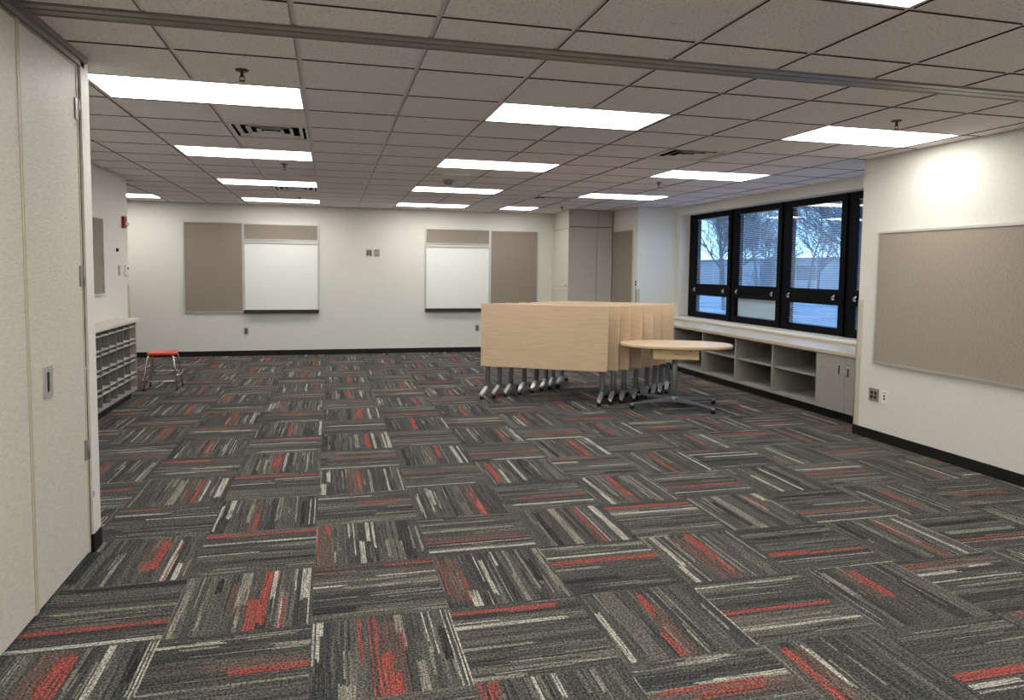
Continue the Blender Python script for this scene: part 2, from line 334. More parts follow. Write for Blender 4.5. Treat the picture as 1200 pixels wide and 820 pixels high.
(2.108, 0.678, 2.475, 0.678, 0.015, 'w', 3, 1), (2.152, 0.481, 2.466, 0.481, 0.03, 'd', 3, 1), (2.127, -0.208, 2.127, 0.353, 0.1, 'b', 3, 0), (1.966, -0.206, 1.966, 0.377, 0.04, 'w', 3, 0),
(2.155, -0.073, 2.155, 0.373, 0.05, 'r', 3, 0), (2.261, -0.183, 2.261, 0.371, 0.02, 'm', 3, 0), (2.321, -0.195, 2.321, 0.358, 0.02, 'm', 3, 0), (2.421, -0.21, 2.421, 0.397, 0.01, 'w', 3, 0),
(1.867, -0.297, 2.454, -0.297, 0.045, 'r', 3, -1), (1.881, -0.404, 2.453, -0.404, 0.035, 'w', 3, -1), (1.85, -0.511, 2.443, -0.511, 0.02, 'm', 3, -1), (1.968, -0.643, 2.459, -0.643, 0.02, 'd', 3, -1),
(1.844, -0.812, 2.091, -0.812, 0.03, 'm', 3, -1), (2.727, 0.328, 2.727, 0.916, 0.08, 'b', 4, 1), (2.735, 0.388, 2.735, 0.876, 0.02, 'r', 4, 1), (2.614, 0.419, 2.614, 0.967, 0.02, 'm', 4, 1),
(2.457, 0.45, 2.457, 0.931, 0.025, 'w', 4, 1), (3.021, 0.372, 3.021, 0.957, 0.02, 'w', 4, 1), (3.038, 0.511, 3.038, 0.881, 0.02, 'd', 4, 1), (2.467, 0.035, 3.078, 0.035, 0.05, 'r', 4, 0),
(2.476, 0.242, 2.973, 0.242, 0.03, 'm', 4, 0), (2.466, -0.088, 3.106, -0.088, 0.015, 'w', 4, 0), (2.694, -0.814, 2.694, -0.235, 0.07, 'm', 4, -1), (3.001, -0.394, 3.001, -0.229, 0.04, 'w', 4, -1),
(2.913, -0.528, 2.913, -0.258, 0.02, 'r', 4, -1), (2.9, -0.564, 2.9, -0.234, 0.01, 'w', 4, -1), (2.625, -0.794, 2.625, -0.316, 0.03, 'd', 4, -1), (2.5, -0.844, 2.5, -0.145, 0.02, 'm', 4, -1),
(1.345, 0.027, 1.858, 0.027, 0.03, 'r', 2, 0), (1.299, -0.099, 1.872, -0.099, 0.03, 'w', 2, 0), (1.658, -0.822, 1.658, -0.235, 0.08, 'b', 2, -1), (1.793, -0.813, 1.793, -0.212, 0.05, 'w', 2, -1),
(1.674, -0.808, 1.674, -0.218, 0.012, 'r', 2, -1), (1.696, -0.797, 1.696, -0.223, 0.012, 'w', 2, -1), (1.522, -0.818, 1.522, -0.237, 0.06, 'm', 2, -1), (1.402, -0.828, 1.402, -0.263, 0.05, 'd', 2, -1),
(1.296, -1.034, 1.886, -1.034, 0.09, 'b', 2, -2), (1.269, -0.852, 1.499, -0.852, 0.015, 'w', 2, -2), (1.273, -0.981, 1.869, -0.981, 0.02, 'w', 2, -2), (1.255, -1.055, 1.861, -1.055, 0.05, 'r', 2, -2),
(1.27, -1.138, 1.526, -1.138, 0.03, 'm', 2, -2), (1.287, -1.273, 1.547, -1.273, 0.05, 'd', 2, -2), (2.112, -1.446, 2.112, -0.859, 0.14, 'b', 3, -2), (2.163, -1.158, 2.163, -0.836, 0.06, 'r', 3, -2),
(2.164, -1.376, 2.164, -1.158, 0.03, 'r', 3, -2), (1.945, -1.244, 1.945, -0.829, 0.03, 'w', 3, -2), (1.923, -1.438, 1.923, -1.244, 0.03, 'w', 3, -2), (2.244, -1.421, 2.244, -0.858, 0.02, 'm', 3, -2),
(2.429, -1.205, 2.429, -0.843, 0.012, 'w', 3, -2), (2.755, 1.289, 3.061, 1.289, 0.02, 'r', 4, 2), (2.475, 1.217, 3.071, 1.217, 0.02, 'm', 4, 2), (3.388, 1.149, 3.388, 1.531, 0.035, 'r', 5, 2),
(3.54, 0.959, 3.54, 1.502, 0.03, 'w', 5, 2), (3.629, 0.985, 3.629, 1.478, 0.01, 'm', 5, 2), (3.04, 0.908, 3.374, 0.908, 0.03, 'r', 5, 1), (3.043, 0.821, 3.623, 0.821, 0.02, 'w', 5, 1),
(3.175, 0.739, 3.652, 0.739, 0.03, 'w', 5, 1), (3.065, 0.6, 3.552, 0.6, 0.04, 'd', 5, 1), (1.874, 1.63, 2.434, 1.63, 0.04, 'w', 3, 3), (1.894, 1.852, 2.453, 1.852, 0.02, 'r', 3, 3),
(2.733, 1.617, 2.733, 2.141, 0.03, 'r', 4, 3), (3.013, 1.646, 3.013, 2.14, 0.02, 'w', 4, 3), (3.86, 0.336, 3.86, 0.915, 0.025, 'w', 6, 1), (3.718, 0.359, 3.718, 0.562, 0.02, 'r', 6, 1),
(3.646, 0.231, 4.246, 0.231, 0.03, 'w', 6, 0), (3.641, 0.109, 4.227, 0.109, 0.03, 'r', 6, 0), (3.776, -0.048, 4.22, -0.048, 0.02, 'm', 6, 0), (3.248, -0.24, 3.248, 0.188, 0.03, 'w', 5, 0),
(3.407, -0.252, 3.407, 0.334, 0.03, 'w', 5, 0), (3.491, -0.067, 3.491, 0.29, 0.03, 'd', 5, 0), (3.104, -0.338, 3.69, -0.338, 0.06, 'd', 5, -1), (3.244, -0.52, 3.741, -0.52, 0.03, 'm', 5, -1),
(3.068, -0.646, 3.686, -0.646, 0.03, 'r', 5, -1), (3.073, -0.822, 3.679, -0.822, 0.04, 'w', 5, -1), (3.041, -0.701, 3.495, -0.701, 0.012, 'w', 5, -1), (3.934, -0.717, 3.934, -0.304, 0.03, 'r', 6, -1),
(3.764, -0.855, 3.764, -0.325, 0.03, 'm', 6, -1), (4.076, -0.806, 4.076, -0.29, 0.012, 'm', 6, -1), (4.204, -0.446, 4.204, -0.284, 0.01, 'w', 6, -1), (3.302, -1.231, 3.302, -0.864, 0.03, 'm', 5, -2),
(3.432, -1.446, 3.432, -0.889, 0.03, 'r', 5, -2), (3.432, -1.446, 3.432, -1.16, 0.03, 'r', 5, -2), (3.445, -1.231, 3.445, -0.872, 0.01, 'w', 5, -2), (3.569, -1.456, 3.569, -0.862, 0.025, 'w', 5, -2),
(3.66, -1.444, 3.66, -0.854, 0.012, 'w', 5, -2), (3.167, -1.131, 3.167, -0.874, 0.04, 'd', 5, -2), (3.665, -1.011, 4.223, -1.011, 0.06, 'd', 6, -2), (3.701, -1.144, 4.219, -1.144, 0.05, 'm', 6, -2),
(3.655, -1.25, 4.148, -1.25, 0.025, 'r', 6, -2), (3.619, -1.29, 4.095, -1.29, 0.01, 'w', 6, -2), (3.666, -1.442, 3.946, -1.442, 0.03, 'w', 6, -2), (2.45, -1.199, 2.697, -1.199, 0.05, 'r', 4, -2),
(2.697, -1.219, 3.073, -1.219, 0.03, 'r', 4, -2), (2.473, -1.288, 3.055, -1.288, 0.015, 'w', 4, -2), (2.622, -1.429, 3.055, -1.429, 0.03, 'w', 4, -2), (2.527, -0.98, 2.985, -0.98, 0.05, 'd', 4, -2),
(2.721, -1.774, 2.721, -1.453, 0.12, 'b', 4, -3), (2.754, -1.779, 2.754, -1.449, 0.06, 'r', 4, -3), (2.593, -1.745, 2.593, -1.454, 0.04, 'm', 4, -3), (3.093, -1.508, 3.683, -1.508, 0.08, 'b', 5, -3),
(3.07, -1.511, 3.201, -1.511, 0.03, 'r', 5, -3), (3.061, -1.599, 3.343, -1.599, 0.04, 'w', 5, -3), (3.398, -1.564, 3.559, -1.564, 0.01, 'w', 5, -3), (3.053, -1.686, 3.625, -1.686, 0.02, 'w', 5, -3),
(4.626, 0.116, 4.626, 0.302, 0.02, 'r', 7, 0), (4.759, -0.275, 4.759, 0.286, 0.02, 'w', 7, 0), (4.685, -0.269, 4.685, -0.024, 0.015, 'r', 7, 0), (4.51, -0.286, 4.51, -0.106, 0.03, 'm', 7, 0),
(4.389, -0.562, 4.84, -0.562, 0.035, 'r', 7, -1), (4.366, -0.396, 4.96, -0.396, 0.02, 'm', 7, -1), (4.254, 0.662, 4.689, 0.662, 0.03, 'r', 7, 1), (4.307, 0.59, 4.83, 0.59, 0.02, 'm', 7, 1),
(4.226, 0.331, 4.809, 0.331, 0.015, 'w', 7, 1), (0.951, 1.078, 0.951, 1.5, 0.06, 'b', 1, 2), (1.017, 1.197, 1.017, 1.563, 0.04, 'r', 1, 2), (1.157, 0.963, 1.157, 1.54, 0.03, 'w', 1, 2),
(0.736, 0.995, 0.736, 1.545, 0.04, 'd', 1, 2), (1.209, 0.982, 1.209, 1.54, 0.012, 'w', 1, 2), (0.677, 0.798, 1.244, 0.798, 0.06, 'b', 1, 1), (0.685, 0.741, 0.942, 0.741, 0.01, 'r', 1, 1),
(0.67, 0.447, 1.163, 0.447, 0.02, 'w', 1, 1), (1.346, 0.408, 1.346, 0.929, 0.05, 'r', 2, 1), (1.406, 0.362, 1.406, 0.708, 0.03, 'w', 2, 1), (1.534, 0.415, 1.534, 0.961, 0.02, 'w', 2, 1),
(1.602, 0.57, 1.602, 0.913, 0.03, 'd', 2, 1), (1.278, 1.235, 1.871, 1.235, 0.03, 'r', 2, 2), (1.413, 1.026, 1.864, 1.026, 0.03, 'w', 2, 2), (0.368, 1.62, 0.368, 2.144, 0.04, 'm', 0, 3),
(0.461, 1.604, 0.461, 2.122, 0.04, 'r', 0, 3), (0.518, 1.591, 0.518, 2.156, 0.03, 'w', 0, 3), (0.644, 1.601, 0.644, 2.176, 0.03, 'w', 0, 3), (0.607, 1.608, 0.607, 2.14, 0.015, 'w', 0, 3),
(0.101, 1.674, 0.101, 2.157, 0.03, 'd', 0, 3), (0.109, 1.319, 0.656, 1.319, 0.03, 'r', 0, 2), (0.079, 1.03, 0.646, 1.03, 0.02, 'w', 0, 2), (0.316, 0.401, 0.316, 0.964, 0.12, 'b', 0, 1),
(0.347, 0.422, 0.347, 0.954, 0.03, 'r', 0, 1), (0.128, 0.67, 0.128, 0.915, 0.04, 'w', 0, 1), (0.096, 0.401, 0.096, 0.648, 0.04, 'w', 0, 1), (0.424, 0.404, 0.424, 0.939, 0.03, 'm', 0, 1),
(0.543, 0.4, 0.543, 0.917, 0.01, 'w', 0, 1), (0.641, 0.379, 0.641, 0.956, 0.012, 'w', 0, 1), (0.088, 0.295, 0.437, 0.295, 0.025, 'w', 0, 0), (0.292, 0.173, 0.63, 0.173, 0.04, 'r', 0, 0),
(0.94, 2.251, 0.94, 2.761, 0.05, 'r', 1, 4), (1.206, 2.299, 1.206, 2.756, 0.02, 'd', 1, 4), (1.249, 2.24, 1.249, 2.75, 0.02, 'w', 1, 4), (0.668, 1.92, 1.218, 1.92, 0.02, 'r', 1, 3),
(0.433, 2.858, 0.433, 3.371, 0.07, 'r', 0, 5), (0.539, 2.837, 0.539, 3.413, 0.02, 'w', 0, 5), (0.627, 2.818, 0.627, 3.397, 0.015, 'w', 0, 5), (0.079, 2.752, 0.626, 2.752, 0.02, 'r', 0, 4),
(0.102, 2.536, 0.656, 2.536, 0.03, 'w', 0, 4), (1.535, 2.749, 1.535, 3.283, 0.04, 'r', 2, 5), (-0.223, 2.262, -0.223, 2.833, 0.04, 'r', -1, 4), (0.046, 2.21, 0.046, 2.778, 0.02, 'w', -1, 4),
(2.485, -2.402, 2.804, -2.402, 0.06, 'r', 4, -4), (2.448, -2.467, 2.722, -2.467, 0.03, 'w', 4, -4), (1.969, -2.407, 1.969, -2.097, 0.12, 'b', 3, -4), (1.947, -2.402, 1.947, -2.092, 0.04, 'r', 3, -4),
(2.041, -2.397, 2.041, -2.055, 0.02, 'w', 3, -4), (0.68, -2.125, 0.68, -2.037, 0.03, 'r', 1, -4), (0.727, -2.137, 0.727, -2.029, 0.05, 'r', 1, -4), (0.884, -2.177, 0.884, -2.025, 0.02, 'w', 1, -4),
(0.968, -2.16, 0.968, -2.037, 0.03, 'w', 1, -4), (1.567, -2.041, 1.567, -1.571, 0.1, 'b', 2, -3), (1.562, -1.681, 1.562, -1.459, 0.05, 'r', 2, -3), (1.524, -2.031, 1.524, -1.829, 0.03, 'r', 2, -3),
(1.306, -2.022, 1.306, -1.624, 0.03, 'w', 2, -3), (1.865, -2.03, 1.865, -1.524, 0.01, 'w', 2, -3), (1.857, -1.743, 2.433, -1.743, 0.04, 'r', 3, -3), (1.875, -1.484, 2.412, -1.484, 0.02, 'w', 3, -3),
(1.875, -1.898, 2.451, -1.898, 0.03, 'w', 3, -3)]
DARK = [(56, 57, 58), (64, 65, 65), (72, 72, 70), (79, 78, 75), (86, 85, 81), (98, 96, 90)]
def build_floor():
    rng = np.random.default_rng(11)
    NV, NU = 84, 12
    xs0, xs1 = -10, 11; ys0, ys1 = -14, 15       # tile index ranges
    verts = []; cols = []; 
    hand = {}
    for (x0, y0, x1, y1, w, c, i, j) in STREAKS:
        hand.setdefault((i, j), []).append((x0, y0, x1, y1, w, c))
    C = {'r': (150, 74, 67), 'w': (170, 168, 157), 'm': (130, 127, 117), 'd': (44, 44, 46), 'b': (112, 84, 77), 'o': (172, 98, 88)}
    quads_v = []; quads_c = []
    for i in range(xs0, xs1):
        for j in range(ys0, ys1):
            vert = (i + j) % 2 == 1         # stripes run along Y
            g = np.zeros((NV, NU, 3))
            # broad tone bands
            t = rng.uniform(0, 1); v = 0
            while v < NV:
                w = int(rng.integers(2, 11)); base = DARK[int(rng.integers(0, len(DARK)))]
                g[v:v + w] = base; v += w
            # finer yarn groups
            for _ in range(60):
                v = int(rng.integers(0, NV)); w = int(rng.choice([1, 1, 1, 2])); 
                a = rng.integers(0, NU - 2); L = rng.integers(3, NU + 1)
                cc = DARK[int(rng.integers(0, len(DARK)))] if rng.random() < .85 else C['m']
                g[v:v + w, a:a + L] = cc
            hs = hand.get((i, j))
            flip = rng.random() < .5
            if hs is None:
                # red zone
                vr = rng.integers(10, NV - 16)
                g[vr - 3:vr + 8] = g[vr - 3:vr + 8] * .45 + np.array(C['b']) * .55
                for _ in range(int(rng.integers(2, 5))):
                    v = vr + int(rng.integers(-3, 7)); w = int(rng.integers(1, 4)); L = int(rng.integers(4, 10)); a = int(rng.integers(0, NU - L + 1))
                    g[v:v + w, a:a + L] = C['r'] if rng.random() < .8 else C['o']
                # pale zones
                for _ in range(int(rng.integers(2, 4))):
                    vz = int(rng.integers(2, NV - 6)); 
                    if abs(vz - vr) < 7: vz = (vz + 24) % (NV - 6)
                    for _k in range(int(rng.integers(2, 4))):
                        v = vz + int(rng.integers(0, 5)); w = int(rng.choice([1, 1, 2, 3])); L = int(rng.integers(4, NU)); a = int(rng.integers(0, NU - L + 1))
                        g[v:v + w, a:a + L] = np.array(C['w']) * rng.uniform(.75, 1.0)
                if rng.random() < .6:
                    v = int(rng.integers(4, NV - 4)); g[v:v + 2, :] = C['d']
            x0, y0 = TX0 + i * TP, TY0 + j * TP
            if hs is not None:
                for (a0, b0, a1, b1, w, c) in hs:
                    if vert: vc = ((a0 + a1) / 2 - x0) / TP; ua, ub = sorted(((b0 - y0) / TP, (b1 - y0) / TP))
                    else: vc = ((b0 + b1) / 2 - y0) / TP; ua, ub = sorted(((a0 - x0) / TP, (a1 - x0) / TP))
                    hw = w / TP / 2 * .85
                    va, vb = int(round((vc - hw) * NV)), int(round((vc + hw) * NV)); vb = max(vb, va + 1)
                    ui, uj = int(round(ua * NU)), int(round(ub * NU)); uj = max(uj, ui + 1)
                    va, ui = max(0, va), max(0, ui)
                    if vb <= 0 or uj <= 0: continue
                    if c == 'b': g[va:vb, ui:uj] = g[va:vb, ui:uj] * .4 + np.array(C['b']) * .6
                    else: g[va:vb, ui:uj] = C[c]
            if i < -3 and hs is None: pass
            lc = np.where(g / 255 <= .04045, g / 255 / 12.92, ((g / 255 + .055) / 1.055) ** 2.4)
            us = np.linspace(0, TP, NU + 1); vs = np.linspace(0, TP, NV + 1)
            # jitter of the streak ends
            U0 = np.tile(us[:-1], (NV, 1)); U1 = np.tile(us[1:], (NV, 1))
            jt = rng.uniform(-.018, .018, (NV, NU - 1)); U0[:, 1:] += jt; U1[:, :-1] += jt
            V0 = np.tile(vs[:-1, None], (1, NU)); V1 = np.tile(vs[1:, None], (1, NU))
            if vert:
                q = np.stack([np.stack([x0 + V0, y0 + U0], -1), np.stack([x0 + V1, y0 + U0], -1), np.stack([x0 + V1, y0 + U1], -1), np.stack([x0 + V0, y0 + U1], -1)], 2)
            else:
                q = np.stack([np.stack([x0 + U0, y0 + V0], -1), np.stack([x0 + U1, y0 + V0], -1), np.stack([x0 + U1, y0 + V1], -1), np.stack([x0 + U0, y0 + V1], -1)], 2)
            quads_v.append(q.reshape(-1, 4, 2))
            al = 1.0 if vert else 0.0
            cc = np.concatenate([lc, np.full((NV, NU, 1), al)], -1).reshape(-1, 1, 4)
            quads_c.append(np.repeat(cc, 4, 1))
    q = np.concatenate(quads_v); c = np.concatenate(quads_c)
    n = len(q)
    me = bpy.data.meshes.new('floor')
    me.vertices.add(n * 4); co = np.zeros((n * 4, 3)); co[:, :2] = q.reshape(-1, 2)
    me.vertices.foreach_set('co', co.astype(np.float32).ravel())
    me.loops.add(n * 4); me.loops.foreach_set('vertex_index', np.arange(n * 4, dtype=np.int32))
    me.polygons.add(n); me.polygons.foreach_set('loop_start', np.arange(0, n * 4, 4, dtype=np.int32))
    me.update(calc_edges=True); me.validate()
    ca = me.color_attributes.new('tile_colour', 'FLOAT_COLOR', 'CORNER')
    ca.data.foreach_set('color', c.astype(np.float32).ravel())
    me.materials.append(M['carpet'])
    o = bpy.data.objects.new('floor', me); COL.objects.link(o)
    st(o, 'grey carpet tiles with red and pale streaks laid quarter-turn')
build_floor()

# ------------------------------------------------------------------ walls
st(B('wall_back', 'wall', [(-5.6, 5.2, 8.5, 8.65, 0, H + .05)]), 'long off-white far wall carrying the two board sets')
st(B('wall_right', 'wall', [(5.05, 6.14, -8.1, 1.25, 0, H + .05)]), 'off-white side wall with the large tack board')
st(B('wall_alcove', 'wall', [(5.11, 6.14, 6.5, 8.65, 0, H + .05)]), 'pale wall block between the window and the tall cabinet')
st(B('wall_window', 'wall', [(5.82, 6.14, 1.25, 6.5, 0, .755), (5.82, 6.14, 1.25, 6.5, 2.48, H + .05), (5.82, 6.14, 6.38, 6.5, .755, 2.48)]), 'recessed wall around the black window')
st(B('wall_left', 'wall', [(-2.43, -2.28, -.16, 5.2, 0, H + .05), (-5.6, -2.43, 5.05, 5.2, 0, H + .05)]), 'left wall above the pigeonhole counter')
st(B('wall_pocket', 'wall', [(-2.43, -1.16, -.235, -.16, 0, H + .05)]), 'short wall behind the folding partition')
st(B('wall_far_left', 'wall', [(-5.75, -5.6, 5.0, 8.65, 0, H + .05)]))
st(B('wall_front', 'wall', [(-1.4, 6.4, -8.25, -8.1, 0, H + .05)]))
st(B('wall_near_left', 'wall', [(-1.4, -1.16, -8.1, -2.32, 0, H + .05)]))
BB = 'black'
st(B('baseboard_back', BB, [(-5.6, 4.26, 8.488, 8.5, 0, .09)], bev=.002))
st(B('baseboard_right', BB, [(5.038, 5.05, -8.1, 1.25, 0, .09), (5.05, 5.35, 1.25, 1.262, 0, .09)], bev=.002))
st(B('baseboard_alcove', BB, [(5.11, 5.28, 6.488, 6.5, 0, .09), (5.098, 5.11, 6.5, 7.55, 0, .09)]))
st(B('baseboard_left', BB, [(-2.28, -2.268, 4.56, 5.2, 0, .09), (-5.6, -2.28, 5.2, 5.212, 0, .09)]))
# ------------------------------------------------------------------ ceiling
LIGHT_CELLS = set()
def build_ceiling():
    bm = bmesh.new()
    vents = [(-1, 2), (-1, 9), (5, 2), (5, 9)]
    xb = sorted({-5.75, 6.14} | {k * G + d for k, _ in vents for d in (.012, G - .012)}); yb = sorted({-8.25, 8.65} | {k * G + d for _, k in vents for d in (.012, G - .012)})
    holes = {(round(k * G + .012, 4), round(j * G + .012, 4)) for k, j in vents}
    for x0, x1 in zip(xb, xb[1:]):
        for y0, y1 in zip(yb, yb[1:]):
            if (round(x0, 4), round(y0, 4)) in holes: continue
            box(bm, x0, x1, y0, y1, H, H + .03, 2)
    box(bm, -5.75, 6.14, -8.25, 8.65, H + .13, H + .15, 2)
    g_ = .0125
    ysf = [-1.0] + [j * G for j in range(-1, 14)] + [8.49]
    ysn = [-1.134] + [-1.431 - j * G for j in range(0, 11)] + [-8.1]
    def bands():
        for a_, b_ in zip(ysf, ysf[1:]): yield a_, b_, True
        for a_, b_ in zip(ysn[1:], ysn): yield a_, b_, False
    for y0, y1, far in bands():
        for k in range(-10, 10):
            x0, x1 = k * G, (k + 1) * G
            ym = (y0 + y1) / 2
            lo = -5.6 if ym > 5.2 else (-2.28 if ym > -.14 else -1.09)
            hi = 5.05 if ym < 1.25 else 5.82 if ym < 6.5 else 5.11 if ym < 7.56 else 4.26
            x0, x1 = max(x0, lo), min(x1, hi)
            if x1 - x0 < .05: continue
            if y1 - y0 < .05: continue
            cell = (k, round((y0 / G) if far else (y0 + 1.431) / G), far)
            if cell in LIGHT_CELLS: continue
            q = [(x0 + g_, y0 + g_), (x1 - g_, y0 + g_), (x1 - g_, y1 - g_), (x0 + g_, y1 - g_)]
            t_ = .006
            q2 = [(x0 + g_ + .0, y0 + g_), (x1 - g_, y0 + g_), (x1 - g_, y1 - g_), (x0 + g_, y1 - g_)]
            top = [bm.verts.new((*p, H - .0002)) for p in q2]; bot = [bm.verts.new((*p, H - .0075)) for p in q]
            f_ = bm.faces.new(bot[::-1]); f_.material_index = 0
            for i in range(4):
                f_ = bm.faces.new((top[i], top[(i + 1) % 4], bot[(i + 1) % 4], bot[i])); f_.material_index = 1
    me = bpy.data.meshes.new('ceiling'); bm.to_mesh(me); bm.free()
    for m_ in ('tile', 'tile_edge_shade', 'tbar'): me.materials.append(M[m_])
    o = bpy.data.objects.new('ceiling', me); COL.objects.link(o); st(o, 'suspended ceiling of fissured mineral tiles in a metal grid')
for c_ in (-2, 2, 6):
    for r_ in (0, 4, 8, 12):
        if (c_, r_) == (6, 12): continue
        LIGHT_CELLS |= {(c_, r_, True), (c_ + 1, r_, True)}
LIGHT_CELLS |= {(-6, 12, True), (-5, 12, True), (5, 12, True), (-1, 2, True), (-1, 9, True), (5, 2, True), (5, 9, True)}
for r_ in (-2, -6, -10):
    for c_ in (-1, 2, 6): LIGHT_CELLS |= {(c_, r_, False), (c_ + 1, r_, False)}
build_ceiling()
# partition track crossing the ceiling
bm = bmesh.new()
box(bm, -1.13, 5.05, -1.134, -1.088, H - .016, H + .012); box(bm, -1.13, 5.05, -1.072, -1.000, H - .016, H + .012)
box(bm, -1.13, 5.05, -1.088, -1.072, H + .0, H + .012, 1)
box(bm, -1.13, 5.05, -1.010, -1.000, H - .02, H - .016)
st(obj('trim_1', bm, ['trim_metal', 'dark']), 'metal folding-wall track running across the ceiling')

# ------------------------------------------------------------------ ceiling lights
def make_light():
    t = thing('ceiling_light', '', 'ceiling light')
    a = 2 * G - .026; b = G - .026
    bm = bmesh.new()
    for q in ((-a / 2, a / 2, -b / 2, -b / 2 + .012), (-a / 2, a / 2, b / 2 - .012, b / 2), (-a / 2, -a / 2 + .012, -b / 2, b / 2), (a / 2 - .012, a / 2, -b / 2, b / 2)):
        box(bm, *q, -.006, .0015)
    obj('frame', bm, 'vent', t)
    bm = bmesh.new(); box(bm, -a / 2 + .012, a / 2 - .012, -b / 2 + .012, b / 2 - .012, -.003, .0015)
    obj('diffuser', bm, 'diffuser', t)
    return t
L0 = make_light(); used = False
rows = {0: 'nearest the ceiling track', 4: 'second from the ceiling track', 8: 'third from the ceiling track', 12: 'closest to the far wall'}
colsn = {-2: 'partition-side row', 2: 'middle row', 6: 'window-side row'}
spots = []
for c in (-2, 2, 6):
    for r in (0, 4, 8, 12):
        if (c, r) == (6, 12): continue
        spots.append(((c + 1) * G, (r + .5) * G, 'lit rectangular ceiling light in the %s, %s' % (colsn[c], rows[r])))
spots.append((-5 * G, 12.5 * G, 'lit ceiling light beyond the end of the pigeonhole wall'))
for y, nm in ((-2.345, 'on the camera side of the ceiling track'), (-4.78, 'two bays before the ceiling track'), (-7.22, 'three bays before the ceiling track')):
    for c in (-1, 2, 6):
        if c == -1: spots.append((0 * G, y, 'ceiling light %s, by the partition doors' % nm))
        else: spots.append(((c + 1) * G, y, 'ceiling light %s, %s' % (nm, colsn[c])))
t = thing('ceiling_light', 'small square lit ceiling light near the tall cabinet', 'ceiling light', (5.5 * G, 12.5 * G, H - .002), 0, 'recessed ceiling lights')
a = G / 2 - .013
B('frame', 'vent', [(-a, a, -a, -a + .012, -.006, .0015), (-a, a, a - .012, a, -.006, .0015), (-a, -a + .012, -a + .012, a - .012, -.006, .0015), (a - .012, a, -a + .012, a - .012, -.006, .0015)], t)
B('diffuser', 'diffuser', [(-a + .012, a - .012, -a + .012, a - .012, -.003, .0015)], t)
for k, (x, y, lab) in enumerate(spots):
    if k == 0: L0.location = (x, y, H - .002); L0['label'] = lab; L0['group'] = 'recessed ceiling lights'
    else: dup(L0, (x, y, H - .002), 0, lab, 'recessed ceiling lights')

# ------------------------------------------------------------------ vents
def make_vent():
    t = thing('ceiling_vent', '', 'air vent', group='ceiling air vents')
    bm = bmesh.new(); a = .29
    for q in ((-a, a, -a, -a + .02), (-a, a, a - .02, a), (-a, -a + .02, -a, a), (a - .02, a, -a, a)): box(bm, *q, -.010, .0015)
    obj('frame', bm, 'vent', t)
    bm = bmesh.new(); box(bm, -.29, .29, -.29, .29, .12, .124); box(bm, -.292, -.289, -.29, .29, .0, .12); box(bm, .289, .292, -.29, .29, .0, .12); box(bm, -.29, .29, -.292, -.289, .0, .12); box(bm, -.29, .29, .289, .292, .0, .12); obj('duct_opening', bm, 'dark', t)
    bm = bmesh.new()
    for (ro, ri, zt, zb) in ((.245, .218, .012, -.003), (.172, .145, .012, -.004), (.10, .073, .012, -.005)):
        # louvre ring: wide at the bottom, narrow on top
        o = [bm.verts.new((sx * ro, sy * ro, zb)) for sx, sy in ((-1, -1), (1, -1), (1, 1), (-1, 1))]
        i_ = [bm.verts.new((sx * ri, sy * ri, zt)) for sx, sy in ((-1, -1), (1, -1), (1, 1), (-1, 1))]
        o2 = [bm.verts.new((sx * (ro + .003), sy * (ro + .003), zb + .002)) for sx, sy in ((-1, -1), (1, -1), (1, 1), (-1, 1))]
        i2 = [bm.verts.new((sx * (ri + .003), sy * (ri + .003), zt + .002)) for sx, sy in ((-1, -1), (1, -1), (1, 1), (-1, 1))]
        for k in range(4):
            l = (k + 1) % 4
            bm.faces.new((o[k], o[l], i_[l], i_[k])); bm.faces.new((o2[k], i2[k], i2[l], o2[l])); bm.faces.new((o[k], o2[k], o2[l], o[l]))
    box(bm, -.05, .05, -.05, .05, -.008, -.005)
    obj('louvre', bm, 'vent', t)
    return t
V0 = make_vent()
for k, (c, r, lab) in enumerate([(-1, 2, 'square louvred air vent just past the nearest partition-side light'), (-1, 9, 'square louvred air vent between the last two partition-side lights'),
                               (5, 2, 'square louvred air vent near the top of the window side'), (5, 9, 'square louvred air vent above the tall cabinet end')]):
    p = ((c + .5) * G, (r + .5) * G, H - .002)
    if k == 0: V0.location = p; V0['label'] = lab
    else: dup(V0, p, 0, lab, 'ceiling air vents')

# ------------------------------------------------------------------ sprinklers, speaker, detector
def make_sprinkler():
    t = thing('sprinkler_head', '', 'sprinkler', group='ceiling sprinkler heads')
    bm = bmesh.new(); lathe(bm, [(0, .0085), (.036, .0085), (.036, -.002), (.03, -.007), (0, -.007)], seg=24); obj('escutcheon', bm, 'bronze', t)
    bm = bmesh.new(); lathe(bm, [(.008, -.005), (.008, -.03), (.012, -.032), (.012, -.038), (0, -.038)], seg=12)
    tube(bm, [(-.008, 0, -.03), (-.013, 0, -.045), (-.003, 0, -.06)], .0025, 6); tube(bm, [(.008, 0, -.03), (.013, 0, -.045), (.003, 0, -.06)], .0025, 6)
    obj('nozzle', bm, 'bronze', t)
    bm = bmesh.new(); lathe(bm, [(0, -.058), (.017, -.058), (.018, -.061), (0, -.062)], seg=16); obj('deflector', bm, 'bronze', t)
    return t
SP = make_sprinkler()
for k, (x, y, lab) in enumerate([(-.51, -.52, 'sprinkler head just before the nearest partition-side light'), (-.51, 5.44, 'sprinkler head behind the second partition-side light'), (-.51, 11.5, 'sprinkler head before the last partition-side light'),
                               (6.56, -.46, 'sprinkler head just before the nearest window-side light'), (6.56, 5.67, 'sprinkler head behind the second window-side light'), (6.5, 11.6, 'sprinkler head above the tall storage cabinet')]):
    if k == 0: SP.location = (x * G, y * G, H - .008); SP['label'] = lab
    else: dup(SP, (x * G, y * G, H - .008), 0, lab, 'ceiling sprinkler heads')
t = thing('ceiling_speaker', 'round white ceiling speaker behind the second middle-row light', 'speaker', (2.5 * G, 5.72 * G, H - .009))
